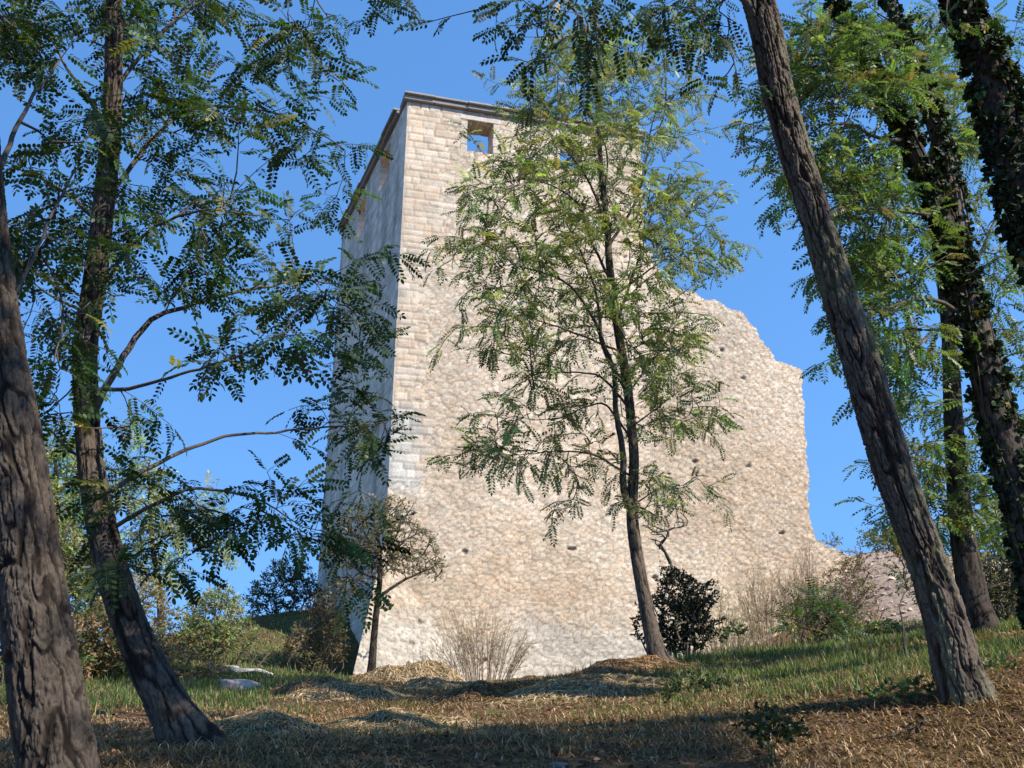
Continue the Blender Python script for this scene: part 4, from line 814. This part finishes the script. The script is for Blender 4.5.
c = np.array([.285, .195, .105]) * np.exp(rg.normal(0, .38, (len(x), 1))) * np.where((rg.random(len(x)) < .3)[:, None], np.array([.75, .62, .55]), np.array([1., 1., 1.]))
blades('dry_grass', P, (.03 + .13 * cl) * rg.uniform(.5, 1.5, len(x)), .002 + .0003 * y, rg.uniform(.75, 1.25, len(x)), c, M_STRAW, 502)
x, y = field(rg, 110000, 4.6, 20); k = rg.random(len(x)) < .3 + .7 * sst(.4, .6, fbm(x, y, s=94)); x, y = x[k], y[k]; n = len(x)
P = np.stack([x, y, ground(x, y) + .012], 1); A = Acc()
scatter(A, [(leaflet(True, .045, .028, .1), np.arange(6)[None], None)], P, rg.normal(size=(n, 3)) * [1, 1, .25], np.array([0, 0, 1.]) + rg.normal(0, .45, (n, 3)), rg.uniform(.3, 1.05, n), np.array([.155, .085, .042]) * np.exp(rg.normal(0, .55, (n, 1))) * np.exp(rg.normal(0, .08, (n, 3))), rg)
o = A.build('leaf_litter', M_STRAW, None, False); o['kind'] = 'stuff'

# hay heaps: a lumpy core with strands raked over it
HEAPS = [(312, 700, 15, .75, .34, 'dark brown hay heap in front of the flat white rocks'), (418, 684, 23, 1.3, .62, 'largest brown hay heap, in front of the pale bare shrub and the small tree'), (372, 690, 24, .9, .42, 'brown hay heap at the foot of the small tree'),
         (524, 688, 22, 1.15, .24, 'low brown hay heap before the middle of the tower front'), (482, 702, 13, .8, .17, 'flattened brown hay heap with a green tuft at its right'), (400, 722, 9.6, .75, .15, 'pale straw heap spread out in the middle foreground'),
         (590, 702, 12.5, 1.0, .22, 'low wide straw heap left of the airy locust foot'), (628, 674, 14.5, .75, .16, 'thin hay heap at the foot of the airy locust'), (268, 735, 8.6, .65, .20, 'dark straw heap beside the foot of the slender left locust'), (345, 708, 14, .8, .22, 'light orange straw heap between two darker heaps'),
         (440, 705, 17, .8, .24, 'small rusty hay heap behind the pale straw')]
for i, (px, py, d, r, hgt, lab) in enumerate(HEAPS):
    rg = np.random.default_rng(600 + i); b = at(px, py, d); x0, y0 = b[0], b[1]; n = 46; ph = rg.uniform(0, 9); ax = rg.uniform(.7, 1.0)
    def surf(rr, aa):
        px_ = x0 + rr * np.cos(aa) * r; py_ = y0 + rr * np.sin(aa) * r * ax; lump = fbm(px_ * 2.6 + ph, py_ * 2.6, s=95 + i)
        return np.stack([px_, py_, ground(px_, py_) - .03 + hgt * .68 * np.clip(1 - rr ** 2, 0, 1) ** .95 * (.3 + 1.35 * lump) + .05 * (lump - .5)], -1)
    I, J = np.meshgrid(np.arange(n), np.arange(24)); V = surf(J.ravel() / 23., I.ravel() * 2 * math.pi / n); q0 = J[:-1] * n + I[:-1]; q1 = J[:-1] * n + (I[:-1] + 1) % n
    warm = np.array([.215, .130, .070]) * rg.uniform(.75, 1.2) if 'pale' not in lab and 'straw' not in lab else np.array([.31, .225, .13])
    A = Acc(); A.add(V, [np.stack([q0, q1, q1 + n, q0 + n], 2).reshape(-1, 4)], warm * .7)
    m = 4200; rr = np.sqrt(rg.random(m)) * (1.0 + .55 * rg.random(m) ** 2); aa = rg.uniform(0, 6.283, m); L = rg.uniform(.10, .38, m); th = aa + rg.normal(0, .9, m)
    pts = []
    for s in (-.5, -.17, .17, .5):
        dx, dy = np.cos(th) * L * s, np.sin(th) * L * s; xr = rr * np.cos(aa) + dx / r; yr = rr * np.sin(aa) + dy / r; q = surf(np.hypot(xr, yr), np.arctan2(yr, xr)); q[:, 2] += .012 + (.045 * rg.random(m) ** 2) + (.25 - s * s) * .02; pts.append(q)
    wv = np.stack([-np.sin(th), np.cos(th), rg.normal(0, .4, m)], 1) * (.0018 + .00022 * d)
    V = np.concatenate([np.stack([p - wv, p + wv], 1) for p in pts], 1).reshape(-1, 3); bb = np.arange(m) * 8
    F = np.concatenate([np.stack([bb + 2 * k, bb + 2 * k + 1, bb + 2 * k + 3, bb + 2 * k + 2], 1) for k in range(3)])
    A.add(V, [F], np.repeat(warm * 1.15 * np.exp(rg.normal(0, .35, (m, 1))), 8, 0))
    tag(A.build('hay_heap', M_STRAW, None, True), lab, 'hay heap', 'heaps of raked hay')

# loose rubble on the bank below the broken wall
rg = np.random.default_rng(555); n = 1300; x = rg.uniform(9.5, 17.5, n); y = rg.uniform(25, 36, n); k = bank_mask(x, y) > .3; x, y = x[k], y[k]; n = len(x); A = Acc()
tm = []
for q in range(5):
    v = unit(np.array([[0, 0, 1], [1, 0, .2], [.3, .9, .1], [-.8, .6, .2], [-.8, -.6, .1], [.3, -.9, .2], [.2, .1, -1]]) + rg.normal(0, .22, (7, 3))); tm.append((v * [1, .8, .6], np.array([[0, i + 1, (i + 1) % 5 + 1] for i in range(5)] + [[6, (i + 1) % 5 + 1, i + 1] for i in range(5)]), None))
scatter(A, tm, np.stack([x, y, ground(x, y) + .01], 1), rg.normal(size=(n, 3)) * [1, 1, .3], np.array([0, 0, 1.]) + rg.normal(0, .3, (n, 3)), .03 + .13 * rg.random(n) ** 3, np.array([.35, .27, .205]) * np.exp(rg.normal(0, .25, (n, 1))), rg)
o = A.build('rubble', M_STONE, None, False); o['kind'] = 'stuff'
# rocks
def rock(px, py, d, sx, sy, sz, col, lab, seed, group=None, name='rock'):
    rg = np.random.default_rng(seed); b = at(px, py, d); z = gz(b[0], b[1]); n = 40; th = np.linspace(0, math.pi, 22); ph = np.linspace(0, 2 * math.pi, n, endpoint=False); T, Pp = np.meshgrid(th, ph, indexing='ij')
    v = np.stack([np.sin(T) * np.cos(Pp), np.sin(T) * np.sin(Pp), np.cos(T)], -1).reshape(-1, 3)
    pl = unit(rg.normal(size=(22, 3)) * [1, 1, .6]); pl[0] = unit([.1, -.1, 1.]); dd = rg.uniform(.55, 1.0, 22); dd[0] = .55
    f = np.min(dd[None] / np.maximum(v @ pl.T, .12), axis=1); f = np.minimum(f, 1.25) * (1 + .10 * (fbm(v[:, 0] * 5 + seed, v[:, 1] * 5, v[:, 2] * 5 + 9, s=96) - .5) * 2)
    v = v * f[:, None]
    a = rg.uniform(-.4, .4); R = np.array([[math.cos(a), -math.sin(a), 0], [math.sin(a), math.cos(a), 0], [0, 0, 1]]); V = (v * [sx, sy, sz]) @ R.T + [b[0], b[1], z + sz * .2]
    I, J = np.meshgrid(np.arange(21), np.arange(n), indexing='ij'); q = I * n + J; q2 = I * n + (J + 1) % n
    c = np.array(col) * (.8 + .4 * fbm(v[:, 0] * 3, v[:, 1] * 3, v[:, 2] * 3, s=98))[:, None]
    tag(mk(name, V, [np.stack([q, q + n, q2 + n, q2], 2).reshape(-1, 4)], M_STONE, col=c), lab, 'rock', group)
rock(240, 689, 17, .48, .36, .2, (.50, .35, .27), 'pinkish pale split rock in the grass, the nearer of the two big ones', 1, 'pale rocks by the left bushes')
rock(247, 673, 21, .55, .45, .15, (.52, .44, .34), 'flat white rock behind the pinkish split one', 2, 'pale rocks by the left bushes')
rock(225, 670, 22.5, .5, .35, .13, (.36, .33, .29), 'low whitish stone left of the flat white rock', 3, 'pale rocks by the left bushes')
for i, (px, py, d, s) in enumerate([(560, 758, 6.2, .04), (612, 764, 6.05, .035), (705, 716, 8, .04)]):
    rock(px, py, d, s * 1.3, s, s * .8, (.22, .19, .16), ['small pale pebble in the shaded foreground', 'pebble at the bottom edge of the path', 'pale pebble in the middle of the shaded grass'][i], 10 + i, 'small loose stones', 'pebble')
# weeds and a fallen twig
for i, (lab, px, py, d, bl, cfg) in enumerate([
    ('dark leafy weed in the shaded foreground, tallest one', 775, 752, 6.2, [(765, 720, 20, 10), (785, 728, 18, 10), (772, 738, 20, 8)], (.035, .05, .018)),
    ('dark low weed in shade at the middle of the slope', 690, 700, 9.2, [(690, 682, 22, 8), (670, 690, 14, 8), (712, 680, 14, 7)], (.045, .065, .02)),
    ('green broad-leaved weed left of the furrowed trunk foot', 896, 704, 7.2, [(896, 690, 20, 7), (915, 688, 12, 8), (875, 694, 12, 5)], (.085, .125, .035)),
    ('ferny green plant at the right edge of the grass', 1005, 690, 7.6, [(1000, 668, 16, 8), (1018, 672, 10, 8)], (.08, .12, .035)),
    ('small grey-green herb against the wall foot right of the evergreen', 735, 645, 24, [(735, 632, 10, 8), (722, 636, 8, 6)], (.08, .10, .04))]):
    shrub('weed', lab, 'weed', (px, py, d), bl, 14, d, .12 if d < 12 else .3, T_BROAD, lc(cfg, .3, .05, .06, (.35, .6) if d < 12 else (.8, 1.3)), 700 + i, stems=5, rtip=.0016, spread=.06, twigcol=(.09, .10, .04), seg=.05)
rg = np.random.default_rng(801); p = np.array([at(*q) for q in [(872, 728, 6.5), (890, 726, 6.45), (905, 722, 6.5), (918, 724, 6.5), (925, 716, 6.55)]]); p[:, 2] = ground(p[:, 0], p[:, 1]) + np.array([.03, .05, .06, .05, .08])
A = Acc(); c = catmull(p, .02); tube(A, c, np.linspace(.006, .003, len(c)), 6, np.array([.07, .05, .038])); n = 26; k = rg.integers(len(c) // 2, len(c), n)
scatter(A, [(leaflet(True, .05, .02, .3), np.arange(6)[None], None)], c[k], rg.normal(size=(n, 3)), rg.normal(size=(n, 3)), rg.uniform(.6, 1.2, n), np.array([.07, .05, .035]) * np.exp(rg.normal(0, .3, (n, 1))), rg)
tag(A.build('fallen_twig', M_BARK), 'fallen dark twig with withered leaves on the lit straw', 'twig')
